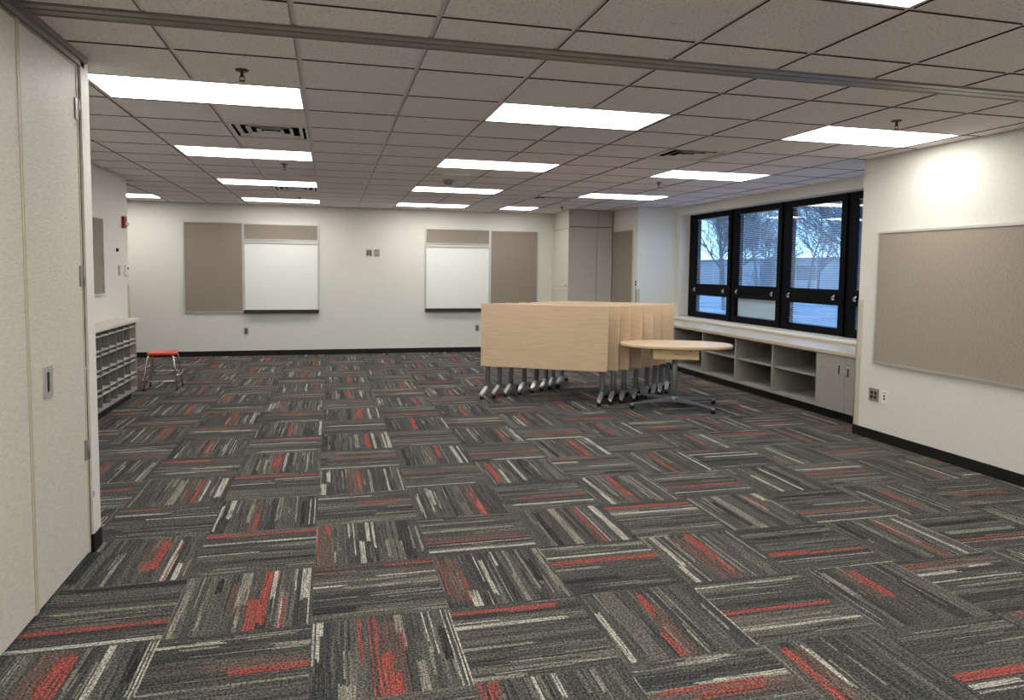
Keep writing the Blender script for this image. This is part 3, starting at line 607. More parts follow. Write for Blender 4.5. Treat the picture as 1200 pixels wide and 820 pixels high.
bm = bmesh.new(); lathe(bm, [(0, .0092), (.165, .0092), (.165, -.004), (.155, -.012), (.135, -.008)], seg=40); obj('rim', bm, 'vent', t)
bm = bmesh.new(); lathe(bm, [(.136, -.006), (.07, -.01), (0, -.011)], seg=40); obj('speaker_grille', bm, 'plate_grey', t)
t = thing('smoke_detector', 'small grey domed smoke detector beside the round ceiling speaker', 'smoke detector', (2.52 * G, 6.68 * G, H - .009))
bm = bmesh.new(); lathe(bm, [(0, .0092), (.07, .0092), (.07, -.012), (.055, -.02)], seg=28); obj('base_plate', bm, 'plate_grey', t)
bm = bmesh.new(); lathe(bm, [(.055, -.018), (.055, -.035), (.04, -.055), (0, -.062)], seg=28); obj('dome', bm, 'leg_grey', t)

# ------------------------------------------------------------------ partition doors (left)
PX = -1.1
def pdoor(name, y0, y1, lab):
    d = sroot(name, lab, (PX, y0, 0)); w_ = y1 - y0
    B('panel', 'panel_fabric', [(-.055, 0, .012, w_ - .012, .02, H - .065)], d)
    bm = bmesh.new()
    for a, b in ((0, .012), (w_ - .012, w_)): box(bm, -.058, .004, a, b, .015, H - .062)
    obj('edge_trim', bm, 'corner_guard', d)
    B('top_trim', 'trim_metal', [(-.056, .002, .012, w_ - .012, H - .075, H - .062)], d)
    return d
d1 = pdoor('door_1', -1.09, -.385, 'hinged fabric-covered partition door with recessed pull')
# flush pull
pl = B('door_pull', 'aluminium', [(0, .006, .143, .178, .935, 1.08), (0, .006, .212, .247, .935, 1.08), (0, .006, .178, .212, .935, .962), (0, .006, .178, .212, 1.053, 1.08)], d1)
B('pull_recess', 'dark', [(.0005, .0025, .18, .21, .962, 1.053)], pl)
for z in (.52, 1.43, 2.28):
    hg = B('hinge', 'trim_metal', [(.0, .007, .66, .70, z, z + .105)], d1)
    bm = bmesh.new(); tube(bm, [(.006, .707, z), (.006, .707, z + .105)], .006, 10); obj('hinge_pin', bm, 'leg_grey', hg)
bm = bmesh.new(); lathe(bm, [(.006, 0), (.006, .004), (0, .006)], (.001, .715, .995), 12, axis='x'); obj('screw', bm, 'chrome', d1)
pdoor('door_2', -2.3, -1.098, 'nearer fabric-covered partition door')
bm = bmesh.new(); box(bm, PX - .075, PX + .03, -2.3, -.30, H - .035, H + .005); box(bm, PX - .06, PX + .012, -2.3, -.30, H - .06, H - .035)
st(obj('trim_2', bm, 'trim_metal'), 'grey metal head track above the partition doors')
jm = st(B('trim_3', 'wall', [(PX - .06, PX + .012, -.358, -.235, 0, H)], bev=.003), 'pale jamb post at the end of the partition doors')
B('post_base', 'black', [(PX - .066, PX + .016, -.362, -.231, 0, .1)], jm)
B('gap_shade', 'dark', [(PX - .05, PX + .0, -.376, -.358, 0.01, H - .06)], jm)  # near-black strip standing in for the shade of the open gap
B('tape_mark', 'blue', [(PX + .0115, PX + .0125, -.350, -.335, .30, .33)], jm)

# ------------------------------------------------------------------ boards on far wall
def board(name, lab, x0, x1, z0, z1, kind, cat):
    t = thing(name, lab, cat, ((x0 + x1) / 2, 8.5, z0)); w_ = (x1 - x0) / 2; h = z1 - z0; f = .022
    bm = bmesh.new()
    for q in ((-w_, w_, 0, f), (-w_, w_, h - f, h), (-w_, -w_ + f, f, h - f), (w_ - f, w_, f, h - f)): box(bm, q[0], q[1], -.026, -.001, q[2], q[3])
    obj('frame', bm, 'aluminium', t)
    if kind == 'tack':
        B('tack_surface', 'tack', [(-w_ + f, w_ - f, -.016, -.002, f, h - f)], t)
    else:
        B('tack_surface', 'tack', [(-w_ + f, w_ - f, -.016, -.002, h - .27, h - f)], t)
        B('map_rail', 'aluminium', [(-w_ + f, w_ - f, -.034, -.002, h - .285, h - .27), (-w_ + f, w_ - f, -.034, -.002, h - .345, h - .33), (-w_ + f, w_ - f, -.02, -.002, h - .33, h - .285)], t)
        B('white_surface', 'white_board', [(-w_ + f, w_ - f, -.018, -.002, f + .03, h - .345)], t)
        tr = B('marker_tray', 'tray', [(-w_, w_, -.075, -.024, -.006, .008), (-w_, w_, -.075, -.067, .008, .045), (-w_, w_, -.03, -.024, .008, .05)], t)
    return t
board('tack_board', 'tall brown tack board attached beside the first whiteboard on the far wall', -2.255, -1.305, .752, 2.296, 'tack', 'tack board')
board('whiteboard', 'whiteboard with tack strip above the wall outlet, near the stool', -1.305, -.055, .748, 2.29, 'white', 'whiteboard')
board('whiteboard', 'whiteboard with tack strip on the far wall, partly behind nested tables', 1.82, 3.03, .765, 2.283, 'white', 'whiteboard')
board('tack_board', 'tall brown tack board near the tall cabinet, lower edge behind nested tables', 3.03, 3.97, .752, 2.276, 'tack', 'tack board')

# ------------------------------------------------------------------ right wall tack board
t = thing('tack_board', 'very wide tan tack board on the side wall', 'tack board', (5.05, -.2, .712)); W = 1.22; h = 1.218
bm = bmesh.new(); f = .022
for q in ((-W, W, 0, f), (-W, W, h - f, h), (-W, -W + f, f, h - f), (W - f, W, f, h - f)): box(bm, -.024, -.001, q[0], q[1], q[2], q[3])
obj('frame', bm, 'aluminium', t)
B('tack_surface', 'tack_lines', [(-.016, -.002, -W + f, W - f, f, h - f)], t)
# left wall tack board
t = thing('tack_board', 'narrow-looking tack board on the wall above the pigeonholes', 'tack board', (-2.28, 3.56, 1.212)); W = .61; h = .85
bm = bmesh.new()
for q in ((-W, W, 0, f), (-W, W, h - f, h), (-W, -W + f, f, h - f), (W - f, W, f, h - f)): box(bm, .001, .024, q[0], q[1], q[2], q[3])
obj('frame', bm, 'aluminium', t)
B('tack_surface', 'tack', [(.002, .016, -W + f, W - f, f, h - f)], t)
# alcove tack board
t = thing('tack_board', 'tall tan tack board on the alcove wall beside the tall cabinet', 'tack board', (5.11, 7.07, .75)); W = .43; h = 1.5
bm = bmesh.new()
for q in ((-W, W, 0, f), (-W, W, h - f, h), (-W, -W + f, f, h - f), (W - f, W, f, h - f)): box(bm, -.024, -.001, q[0], q[1], q[2], q[3])
obj('frame', bm, 'aluminium', t)
B('tack_surface', 'tack', [(-.016, -.002, -W + f, W - f, f, h - f)], t)

# ------------------------------------------------------------------ outlets and plates; built facing -Y (front), rz turns them
def plate(name, lab, cat, loc, rz, w_, h_, kind, mat, group=None):
    t = thing(name, lab, cat, loc, rz, group)
    bm = bmesh.new(); box(bm, -w_ / 2, w_ / 2, -.007, -.0005, -h_ / 2, h_ / 2, bev=.002); obj('cover_plate', bm, mat, t)
    def sock(cx, cz, r=.0165):
        bm = bmesh.new(); lathe(bm, [(r, -.006), (r, -.0095), (0, -.0095)], (cx, 0, cz), 18, axis='y'); s = obj('socket', bm, 'black', t)
        B('slot', 'plate_grey', [(cx - .007, cx - .005, -.0102, -.0094, cz - .003, cz + .006), (cx + .005, cx + .007, -.0102, -.0094, cz - .003, cz + .006)], s)
    if kind == 'quad':
        for cx in (-.023, .023):
            for cz in (-.02, .02): sock(cx, cz)
    elif kind == 'duplex':
        for cz in (-.02, .02): sock(0, cz)
    elif kind == 'data':
        for cz in (-.016, .012): B('jack', 'black', [(-.009, .009, -.0095, -.006, cz - .008, cz + .008)], t)
        B('label_strip', 'plate_grey', [(-.02, .02, -.0078, -.006, .036, .044)], t)
    elif kind == 'av':
        for cx in (-.018, .018): B('jack', 'black', [(cx - .008, cx + .008, -.0095, -.006, .03, .044)], t)
        B('jack', 'black', [(-.012, .012, -.0095, -.006, -.045, -.03)], t)
    elif kind == 'switch':
        B('toggle', 'plate_white', [(-.005, .005, -.014, -.006, -.012, .012)], t)
    return t
plate('wall_outlet', 'dark four-socket outlet high between the far wall boards', 'outlet', (.817, 8.5, 1.814), 0, .105, .125, 'quad', 'plate_grey')
plate('wall_plate', 'steel cable plate beside the high four-socket outlet', 'wall plate', (.952, 8.5, 1.814), 0, .105, .13, 'av', 'plate_grey')
plate('wall_outlet', 'dark two-socket outlet below the whiteboard near the stool', 'outlet', (-1.277, 8.5, .43), 0, .072, .118, 'duplex', 'plate_grey')
plate('wall_outlet', 'two-socket outlet just beside the nested tables on the far wall', 'outlet', (2.80, 8.5, .445), 0, .075, .12, 'duplex', 'plate_grey')
plate('wall_outlet', 'steel four-socket outlet below the wide tack board', 'outlet', (5.05, 1.0, .418), -PI / 2, .12, .12, 'quad', 'plate_grey')
plate('data_plate', 'white data jack plate beside the steel four-socket outlet', 'wall plate', (5.05, .866, .417), -PI / 2, .078, .12, 'data', 'plate_white')
plate('wall_switch', 'slim grey switch plate on the wall above the pigeonhole counter', 'switch', (-2.28, 4.80, 1.48), PI / 2, .07, .115, 'switch', 'plate_grey')
plate('wall_outlet', 'dark outlet above the pigeonhole counter under the tack board', 'outlet', (-2.28, 3.72, 1.04), PI / 2, .07, .115, 'duplex', 'plate_grey')
plate('wall_switch', 'small dark switch on the alcove wall edge near the corner guard', 'switch', (5.11, 6.545, 1.34), -PI / 2, .045, .08, 'switch', 'black')
t = thing('thermostat', 'white thermostat on the wall end above the pigeonhole counter', 'thermostat', (-2.28, 5.07, 1.48))
B('housing', 'plate_white', [(.0005, .03, -.045, .045, -.06, .06)], t, bev=.005)
B('display', 'black', [(.029, .0315, -.02, .03, .01, .04)], t)
t = thing('fire_alarm', 'red fire alarm strobe high at the end of the pigeonhole wall', 'fire alarm', (-2.28, 5.0, 2.06))
B('housing', 'alarm_red', [(.0005, .035, -.055, .055, -.07, .07)], t, bev=.006)
B('strobe_lens', 'lens', [(.034, .062, -.02, .045, -.045, .0)], t, bev=.008)
t = thing('wall_sensor', 'tiny black sensor on the wall above the switch plate', 'sensor', (-2.28, 4.72, 1.72))
bm = bmesh.new(); lathe(bm, [(.022, .0005), (.022, .014), (.012, .024), (0, .025)], seg=16, axis='x'); obj('body', bm, 'black', t)
# corner guards
st(B('trim_4', 'corner_guard', [(5.046, 5.052, 1.19, 1.254, .092, 1.292), (5.046, 5.11, 1.248, 1.254, .092, 1.292)]), 'beige corner guard on the end of the side wall')
st(B('trim_5', 'corner_guard', [(-2.282, -2.276, 5.14, 5.204, .092, 1.31), (-2.34, -2.276, 5.199, 5.204, .092, 1.31)]), 'beige corner guard at the end of the left wall')
st(B('trim_6', 'corner_guard', [(5.106, 5.112, 6.496, 6.56, .092, 1.24), (5.106, 5.17, 6.496, 6.502, .092, 1.24)]), 'beige corner guard on the alcove wall')

# ------------------------------------------------------------------ pigeonhole unit (left)
t = thing('pigeonhole_cabinet', 'grey pigeonhole cabinet of small open slots against the left wall', 'cabinet', (-2.28, 3.5, 0))
X1 = .23; ys = [4.545 - .259 * k - 3.5 for k in range(10)]
bm = bmesh.new(); box(bm, .002, .012, ys[-1], ys[0], .1, .893); obj('back_panel', bm, 'laminate_deep_shade', t)
bm = bmesh.new()
box(bm, .012, X1, ys[-1], ys[0], .1, .13); box(bm, .012, X1, ys[-1], ys[0], .881, .893)
box(bm, .012, X1, ys[0] - .02, ys[0], .13, .881); box(bm, .012, X1, ys[-1], ys[-1] + .018, .13, .881)
obj('cabinet_body', bm, 'laminate', t)
for k in range(1, 9):
    bm = bmesh.new(); box(bm, .012, X1 - .003, ys[k] - .006, ys[k] + .006, .13, .881); obj('divider', bm, 'laminate_in_shade', t)
for z in (.838, .693, .646, .50, .447, .305, .25):
    bm = bmesh.new()
    ed = [ys[0] - .02] + [v for k in range(1, 9) for v in (ys[k] + .006, ys[k] - .006)] + [ys[-1] + .018]
    for a, b in zip(ed[::2], ed[1::2]): box(bm, .012, X1 - .006, b, a, z - .006, z + .007)
    obj('shelf', bm, 'laminate_edge', t)
B('toe_kick', 'black', [(.0, .17, ys[-1], ys[0] - .02, 0, .1)], t)
t = tag(B('countertop', 'counter', [(-2.279, -2.025, 2.2, 4.66, .893, .927)], bev=.004), 'pale countertop slab on the pigeonhole cabinet', 'countertop')

# ------------------------------------------------------------------ window-side casework
FX = 5.28; DX = 5.815
edges = [1.262, 2.10, 2.92, 3.73, 4.585, 5.44, 6.29]
names = [None, 'open grey shelf unit directly beside the two-door cabinet', 'open grey shelf unit, second from the two-door cabinet', 'open grey shelf unit behind the oval table edge',
         'open grey shelf unit behind the oval table top', 'open grey shelf unit at the window corner, mostly behind the nested tables']
for k in range(6):
    a, b = edges[k], edges[k + 1]; c = (a + b) / 2; w2 = (b - a) / 2 - .001
    if k == 0:
        t = thing('storage_cabinet', 'low grey two-door cabinet under the window beside the side wall', 'cabinet', (FX, c, 0))
        D = DX - FX
        B('cabinet_body', 'laminate', [(.0, D, w2 - .018, w2, .1, .693), (.0, D, -w2, -w2 + .018, .1, .693), (.0, D, -w2 + .018, w2 - .018, .1, .118), (.0, D, -w2 + .018, w2 - .018, .675, .693), (D - .01, D, -w2 + .018, w2 - .018, .118, .675)], t)
        B('toe_kick', 'black', [(.07, .09, -w2, w2, 0, .1)], t)
        for s, yy0, yy1, py, pz in ((1, .0 + .002 - .03, w2, .06 - .03, .547), (-1, -w2, -.032, -.065, .53)):
            d = B('door', 'laminate', [(-.02, -.001, yy0, yy1, .104, .688)], t, bev=.0015)
            cy = (-.03 + .058 + .03) if s == 1 else -.075
            pu = B('pull', 'aluminium', [(-.0225, -.0195, cy - .019, cy - .013, pz - .055, pz + .055), (-.0225, -.0195, cy + .013, cy + .019, pz - .055, pz + .055), (-.0225, -.0195, cy - .013, cy + .013, pz - .055, pz - .045), (-.0225, -.0195, cy - .013, cy + .013, pz + .045, pz + .055)], d)
            B('pull_recess', 'tray', [(-.0212, -.0202, cy - .013, cy + .013, pz - .045, pz + .045)], d)
            if s == -1:
                bm = bmesh.new(); lathe(bm, [(.009, .0), (.009, -.006), (0, -.007)], (-.02, cy, pz + .085), 14, axis='x'); obj('lock', bm, 'chrome', d)
            else:
                for z in (.15, .62): B('hinge', 'plate_grey', [(-.022, -.004, w2 - .001, w2 + .004, z - .03, z + .03)], d)
    else:
        t = thing('shelf_unit', names[k], 'shelf unit', (FX, c, 0), group='open shelf units under the window')
        D = DX - FX
        B('cabinet_body', 'laminate', [(.0, D, w2 - .012, w2, .1, .693), (.0, D, -w2, -w2 + .012, .1, .693), (.0, D, -w2 + .012, w2 - .012, .1, .125), (.0, D, -w2 + .012, w2 - .012, .678, .693)], t)
        B('back_panel', 'laminate_in_shade', [(D - .01, D, -w2 + .012, w2 - .012, .125, .678)], t)
        B('shelf', 'laminate', [(.03, D - .011, -w2 + .013, w2 - .013, .405, .425)], t)
        B('toe_kick', 'black', [(.07, .09, -w2, w2, 0, .1)], t)
tag(B('countertop', ['counter', 'edge_wood'], [(5.25, 5.8, 1.262, 6.497, .695, .727), (5.246, 5.25, 1.262, 6.497, .695, .727, 1), (5.8, 5.812, 1.262, 6.497, .727, .752)]), 'long pale laminate countertop running under the black window', 'countertop')
st(B('trim_7', 'wall', [(5.775, 6.08, 1.25, 6.38, .757, .795)], bev=.004), 'white window sill above the long countertop')

# ------------------------------------------------------------------ windows
WX = 6.0
mods = [(6.38, 5.08), (5.08, 3.84), (3.84, 2.61), (2.61, 1.26)]
for k, (a, b) in enumerate(mods):
    wn = sroot('window_%d' % (k + 1), ['black-framed window closest to the alcove wall', 'second black-framed window from the alcove', 'third black-framed window from the alcove', 'black-framed window cut off by the side wall'][k], (WX, b, 0))
    w_ = a - b; L_ = .165 if k == 0 else .12; R_ = .105
    ya, yb = R_, w_ - L_
    z0, z1, z2, z3, zt = .797, .885, 1.21, 1.345, 2.40
    B('window_frame', 'window_frame', [(.0, .12, 0, w_, z0, z1), (.0, .12, 0, w_, zt, 2.479), (0, .12, 0, ya, z1, zt), (0, .12, yb, w_, z1, zt), (0, .12, ya, yb, z2, z3),
                                       (-.012, 0, .03, w_ - .03, z2 - .05, z2 + .015), (-.02, .0, -.012, .012, z0, 2.479)], wn)
    # two panes of glass per light with the blind between them
    for (u0, u1, nm) in ((z1, z2, 'low'), (z3, zt, 'up')):
        B('pane', 'glass', [(.03, .034, ya, yb, u0, u1)], wn)
        bm = bmesh.new()
        closed = (k == 1 and nm == 'low')
        n = int((u1 - u0) / .021)
        for q in range(n):
            z = u1 - .012 - q * .021
            if closed: box(bm, .058, .061, ya + .008, yb - .008, z - .011, z + .011)
            else:
                dz = .0026 if k != 0 else .0012
                v = [bm.verts.new(p) for p in ((.052, ya + .02, z - dz), (.052, yb - .02, z - dz), (.066, yb - .02, z + dz), (.066, ya + .02, z + dz), (.052, ya + .02, z - dz + .0009), (.052, yb - .02, z - dz + .0009), (.066, yb - .02, z + dz + .0009), (.066, ya + .02, z + dz + .0009))]
                for f_ in ((3, 2, 1, 0), (4, 5, 6, 7), (0, 1, 5, 4), (1, 2, 6, 5), (2, 3, 7, 6), (3, 0, 4, 7)): bm.faces.new([v[i] for i in f_])
        for yy in (ya + .10, (ya + yb) / 2, yb - .10): box(bm, .0665, .0685, yy - .002, yy + .002, u0, u1)
        box(bm, .048, .07, ya + .01, yb - .01, u1 - .012, u1 - .001)
        obj('blind', bm, 'slat_white' if closed else 'slat', wn)
    for yy in (ya + .07, yb - .07):
        la = B('latch', 'chrome', [(-.018, -.012, yy - .02, yy + .02, 1.22, 1.27)], wn)
        bm = bmesh.new(); tube(bm, [(-.016, yy, 1.245), (-.045, yy, 1.245), (-.05, yy - .075, 1.28)], .009, 8); obj('latch_lever', bm, 'chrome', la)

# ------------------------------------------------------------------ tall cabinet at far end
t = thing('tall_cabinet', 'tall ceiling-height grey storage cabinet in the far corner alcove', 'cabinet', (4.26, 7.56, 0))
B('cabinet_body', 'laminate_deep_shade', [(.02, .83, .02, .935, .09, H - .009)], t)
B('toe_kick', 'black', [(.04, .83, .04, .935, 0, .09)], t)
B('front_panel', 'panel_grey', [(.0, .535, .0, .018, .09, 2.31), (.0, .535, 0, .018, 2.325, H - .005)], t)
B('front_panel', 'panel_grey', [(.543, .825, .0, .018, .09, 2.31), (.543, .825, 0, .018, 2.325, H - .005)], t)
for z0_, z1_ in ((.09, 1.165), (1.245, 2.285), (2.295, H - .005)):
    d = B('door', 'cab_light', [(.0, .018, .022, .93, z0_, z1_)], t)
    if z0_ == 1.245:
        bm = bmesh.new(); lathe(bm, [(.006, 0), (.006, -.012), (.012, -.014), (.012, -.022), (0, -.024)], (.0, .08, 1.27), 14, axis='x'); obj('knob', bm, 'tray', d)
B('rail', 'cab_light', [(.002, .018, .022, .93, 1.17, 1.24)], t)

# ------------------------------------------------------------------ nested flip-top tables
A = -.515
def caster(bm_w, bm_h, x, y, ang=0.0):
    c, s = math.cos(ang), math.sin(ang)
    for o_ in (-.011, .011):
        cx, cy = x - s * o_, y + c * o_
        # wheel lathed about a horizontal axis
        R_ = .027; seg = 18; rings = []
        for (r_, h_) in ((0, -.008), (R_ - .003, -.008), (R_, -.005), (R_, .005), (R_ - .003, .008), (0, .008)):
            ring = []
            for k in range(seg if r_ else 1):
                a_ = 2 * PI * k / seg
                px_, pz_ = r_ * math.cos(a_), r_ * math.sin(a_)
                ring.append(bm_w.verts.new((cx + c * px_ - s * h_, cy + s * px_ + c * h_, .0275 + pz_)))
            rings.append(ring)
        for P_, Q_ in zip(rings, rings[1:]):
            for k in range(seg):
                k2 = (k + 1) % seg
                if len(P_) == 1: q = (P_[0], Q_[k2], Q_[k])
                elif len(Q_) == 1: q = (P_[k], P_[k2], Q_[0])
                else: q = (P_[k], P_[k2], Q_[k2], Q_[k])
                bm_w.faces.new(q).smooth = True
    lathe(bm_h, [(.016, .03), (.02, .045), (.018, .062), (0, .066)], (x, y, 0), 14)

def make_table():
    t = thing('flip_top_table', '', 'table', group='nested flip-top tables')
    # local frame: x along the table, y away from the viewer
    bm = bmesh.new(); box(bm, 0, 1.524, 0, .029, .376, 1.132, bev=.003)
    obj('tabletop', bm, ['wood'], t)
    B('edge_band', 'edge_maple', [(-.0012, 0.0, .002, .027, .379, 1.129), (1.524, 1.5252, .002, .027, .379, 1.129), (.002, 1.522, .002, .027, 1.1318, 1.1330)], t)
    for x in (.065, 1.462):
        bm = bmesh.new(); tube(bm, [(x, .075, .11), (x, .075, .70)], .030, 18); obj('leg', bm, 'leg_grey', t)
        # cast foot: profile in (y,z), rising from the casters to a hub
        bm = bmesh.new()
        prof = [(-.19, .060), (-.175, .074), (-.05, .104), (.03, .132), (.12, .132), (.18, .108), (.36, .082), (.425, .074), (.43, .060), (.36, .060), (.16, .078), (.0, .078), (-.15, .058)]
        prism(bm, prof, lambda p, s: Vector((x - .024 + .048 * s, p[0], p[1])))
        bmesh.ops.bevel(bm, geom=bm.edges[:], offset=.006, segments=2, affect='EDGES')
        ft = obj('foot', bm, 'foot_silver', t)
        for y in (-.165, .405):
            bw = bmesh.new(); bh = bmesh.new(); caster(bw, bh, x, y, PI / 2 + .5)
            cs = obj('caster', bw, 'black', t); obj('caster_stem', bh, 'foot_silver', cs)
        bm = bmesh.new(); box(bm, x - .035, x + .035, .03, .10, .68, .75, bev=.004); obj('hinge_bracket', bm, 'leg_grey', t)
    bm = bmesh.new(); box(bm, .10, 1.44, .06, .09, .655, .695, bev=.003); obj('crossbar', bm, 'leg_grey', t)
    return t
T0 = make_table()
S_ = [0, .112, .225, .35, .467, .55, .617, .69]; N_ = [0, .13, .25, .43, .61, .79, .95, 1.14]
dd = Vector((math.cos(A), math.sin(A), 0)); nn = Vector((-dd.y, dd.x, 0))
ordn = ['front-most upright maple flip-top table, its whole top showing', 'second upright flip-top table from the front of the nested row', 'third upright flip-top table from the front of the nested row',
        'fourth upright flip-top table from the front of the nested row', 'fourth upright flip-top table from the rear of the nested row', 'third upright flip-top table from the rear of the nested row',
        'second-to-last upright flip-top table in the nested row', 'rear-most upright flip-top table, closest to the window counter']
for k in range(8):
    p = Vector((1.903, 3.84, 0)) + dd * S_[k] + nn * N_[k]
    if k == 0: T0.location = p; T0.rotation_euler = (0, 0, A); T0['label'] = ordn[0]
    else: dup(T0, p, A, ordn[k], 'nested flip-top tables')

# ------------------------------------------------------------------ round table
t = thing('oval_table', 'oval maple table with a small drawer on a four-armed caster base', 'table', (3.95, 2.83, 0))
bm = bmesh.new(); n = 96; rings = []; ro = math.radians(-20)
for dr_, z in ((-.006, .690), (0, .695), (0, .716), (-.004, .720)):
    rg = []
    for k in range(n):
        a_ = 2 * PI * k / n; c, s_ = math.cos(a_), math.sin(a_)
        ex = 2 / 2.25
        x = (.632 + dr_) * math.copysign(abs(c) ** ex, c); y = (.41 + dr_) * math.copysign(abs(s_) ** ex, s_)
        rg.append(bm.verts.new((.03 + x * math.cos(ro) - y * math.sin(ro), .04 + x * math.sin(ro) + y * math.cos(ro), z)))
    rings.append(rg)
for P_, Q_ in zip(rings, rings[1:]):
    for k in range(n): bm.faces.new((P_[k], P_[(k + 1) % n], Q_[(k + 1) % n], Q_[k]))
bm.faces.new(rings[0][::-1]); bm.faces.new(rings[-1])
obj('tabletop', bm, 'wood', t)
bm = bmesh.new(); tube(bm, [(0, 0, .085), (0, 0, .66)], .03, 24); obj('column', bm, 'leg_grey', t)
bm = bmesh.new(); lathe(bm, [(0, .66), (.09, .66), (.1, .687), (0, .687)], seg=20); box(bm, -.3, .3, -.02, .02, .662, .686); obj('top_plate', bm, 'black', t)
bm = bmesh.new(); lathe(bm, [(0, .05), (.035, .05), (.045, .065), (.045, .105), (.032, .125), (0, .125)], seg=24); obj('hub', bm, 'leg_grey', t)
for an, r_ in ((-66, .54), (4, .53), (112, .54), (186, .54)):
    a_ = math.radians(an); c, s = math.cos(a_), math.sin(a_)
    bm = bmesh.new()
    pr = [(.03, .06), (.03, .108), (.25, .094), (r_ + .02, .07), (r_ + .02, .056), (.25, .064)]
    def f3(p, sd):
        hw = (.022 - .006 * p[0] / r_) * (1 if sd else -1)
        return Vector((c * p[0] - s * hw, s * p[0] + c * hw, p[1]))
    prism(bm, pr, f3); bmesh.ops.bevel(bm, geom=bm.edges[:], offset=.005, segments=2, affect='EDGES')
    obj('base_arm', bm, 'leg_grey', t)
    bw = bmesh.new(); bh = bmesh.new(); caster(bw, bh, c * r_, s * r_, a_ + .6)
    cs = obj('caster', bw, 'black', t); obj('caster_stem', bh, 'foot_silver', cs)
bm = bmesh.new(); box(bm, -.25, .25, -.008, .33, .567, .689, bev=.002)
dr = obj('drawer', bm, 'drawer_wood', t, (3.865 - 3.95, 2.635 - 2.83, 0)); dr.rotation_euler = (0, 0, math.radians(-20))
bm = bmesh.new(); tube(bm, [(-.035, -.008, .628), (-.03, -.022, .628), (0, -.025, .628), (.03, -.022, .628), (.035, -.008, .628)], .004, 8); obj('drawer_handle', bm, 'edge_wood', dr)
bm = bmesh.new(); lathe(bm, [(.008, 0), (.008, -.003), (0, -.004)], (.155, -.008, .665), 12, axis='y'); obj('drawer_lock', bm, 'tray', dr)

# ------------------------------------------------------------------ stool
t = thing('stool', 'low stool with red seat and chrome tube legs beside the pigeonholes', 'stool', (-1.90, 5.16, 0), 0.02)
bm = bmesh.new()
n = 48; top = []; mid = []; bot = []
for k in range(n):
    a_ = 2 * PI * k / n; c, s = math.cos(a_), math.sin(a_)
    rr = .165 / (abs(c) ** 5 + abs(s) ** 5) ** .2
    top.append(bm.verts.new((c * (rr - .012), s * (rr - .012), .468))); mid.append(bm.verts.new((c * rr, s * rr, .458))); bot.append(bm.verts.new((c * (rr - .004), s * (rr - .004), .438)))
ctr = bm.verts.new((0, 0, .462)); cb = bm.verts.new((0, 0, .438))
for k in range(n):
    l = (k + 1) % n
    bm.faces.new((top[k], top[l], ctr)).smooth = True; bm.faces.new((mid[k], mid[l], top[l], top[k])).smooth = True
    bm.faces.new((bot[k], bot[l], mid[l], mid[k])).smooth = True; bm.faces.new((bot[l], bot[k], cb))
obj('seat', bm, 'red_plastic', t)
cor = [(-1, -1), (1, -1), (1, 1), (-1, 1)]
for sx, sy in cor:
    bm = bmesh.new()
    tube(bm, [(sx * .12, sy * .12, .425), (sx * .138, sy * .138, .424), (sx * .147, sy * .147, .408), (sx * .19, sy * .185, .012)], .0105, 10)
    lg = obj('leg', bm, 'chrome', t)
    bm = bmesh.new(); lathe(bm, [(0, 0), (.014, 0), (.014, .018), (.0115, .024)], (sx * .19, sy * .185, 0), 12); obj('foot_glide', bm, 'black', lg)
def legpt(sx, sy, z):
    f_ = (.408 - z) / .396
    return (sx * (.147 + .043 * f_), sy * (.147 + .038 * f_), z)
for (c0, c1, z, bow) in ((0, 1, .115, 0), (2, 3, .20, 0), (1, 2, .185, .03), (3, 0, .13, -.03)):
    p0, p1 = legpt(*cor[c0], z), legpt(*cor[c1], z)
    bm = bmesh.new()
    if bow: pts = [p0, (p0[0] + bow, p0[1] * .8, z), (p0[0] + bow * 1.2, 0, z), (p1[0] + bow, p1[1] * .8, z), p1]
    else: pts = [p0, p1]
    tube(bm, pts, .008, 10); obj('foot_rung', bm, 'chrome', t)
B('seat_frame', 'black', [(-.125, .125, -.125, -.11, .424, .438), (-.125, .125, .11, .125, .424, .438), (-.125, -.11, -.11, .11, .424, .438), (.11, .125, -.11, .11, .424, .438)], t)

# ------------------------------------------------------------------ outdoors
def ground():
    bm = bmesh.new(); n = 30
    for i in range(n + 1):
        for j in range(n + 1):
            x = 6.6 + 110 * (i / n) ** 1.6; y = -60 + 190 * j / n
            bm.verts.new((x, y, -.35 + .25 * math.sin(x * .11 + 1) * math.cos(y * .07) * (1 if x > 15 else 0)))
    bm.verts.ensure_lookup_table()
    for i in range(n):
        for j in range(n):
            a = i * (n + 1) + j; bm.faces.new([bm.verts[q] for q in (a, a + n + 1, a + n + 2, a + 1)]).smooth = True
    st(obj('ground', bm, 'snow_grass'), 'pale winter lawn outside the windows')
ground()
t = thing('distant_building', 'long low grey building far away outside the window', 'building', (62, 78, -.5))
bm = bmesh.new(); box(bm, -6, 6, -42, 46, 0, 3.6); obj('wall', bm, 'far_brick', t)
bm = bmesh.new(); box(bm, -6.4, 6.4, -42.4, 46.4, 3.6, 3.9); obj('roof', bm, 'far_roof', t)
bm = bmesh.new(); box(bm, -6.05, -6, -30, -20, 1.2, 2.9); obj('window_band', bm, 'far_glass', t)
bm = bmesh.new(); box(bm, -6.05, -6, -10, 2, 1.2, 2.9); obj('window_band', bm, 'far_glass', t)

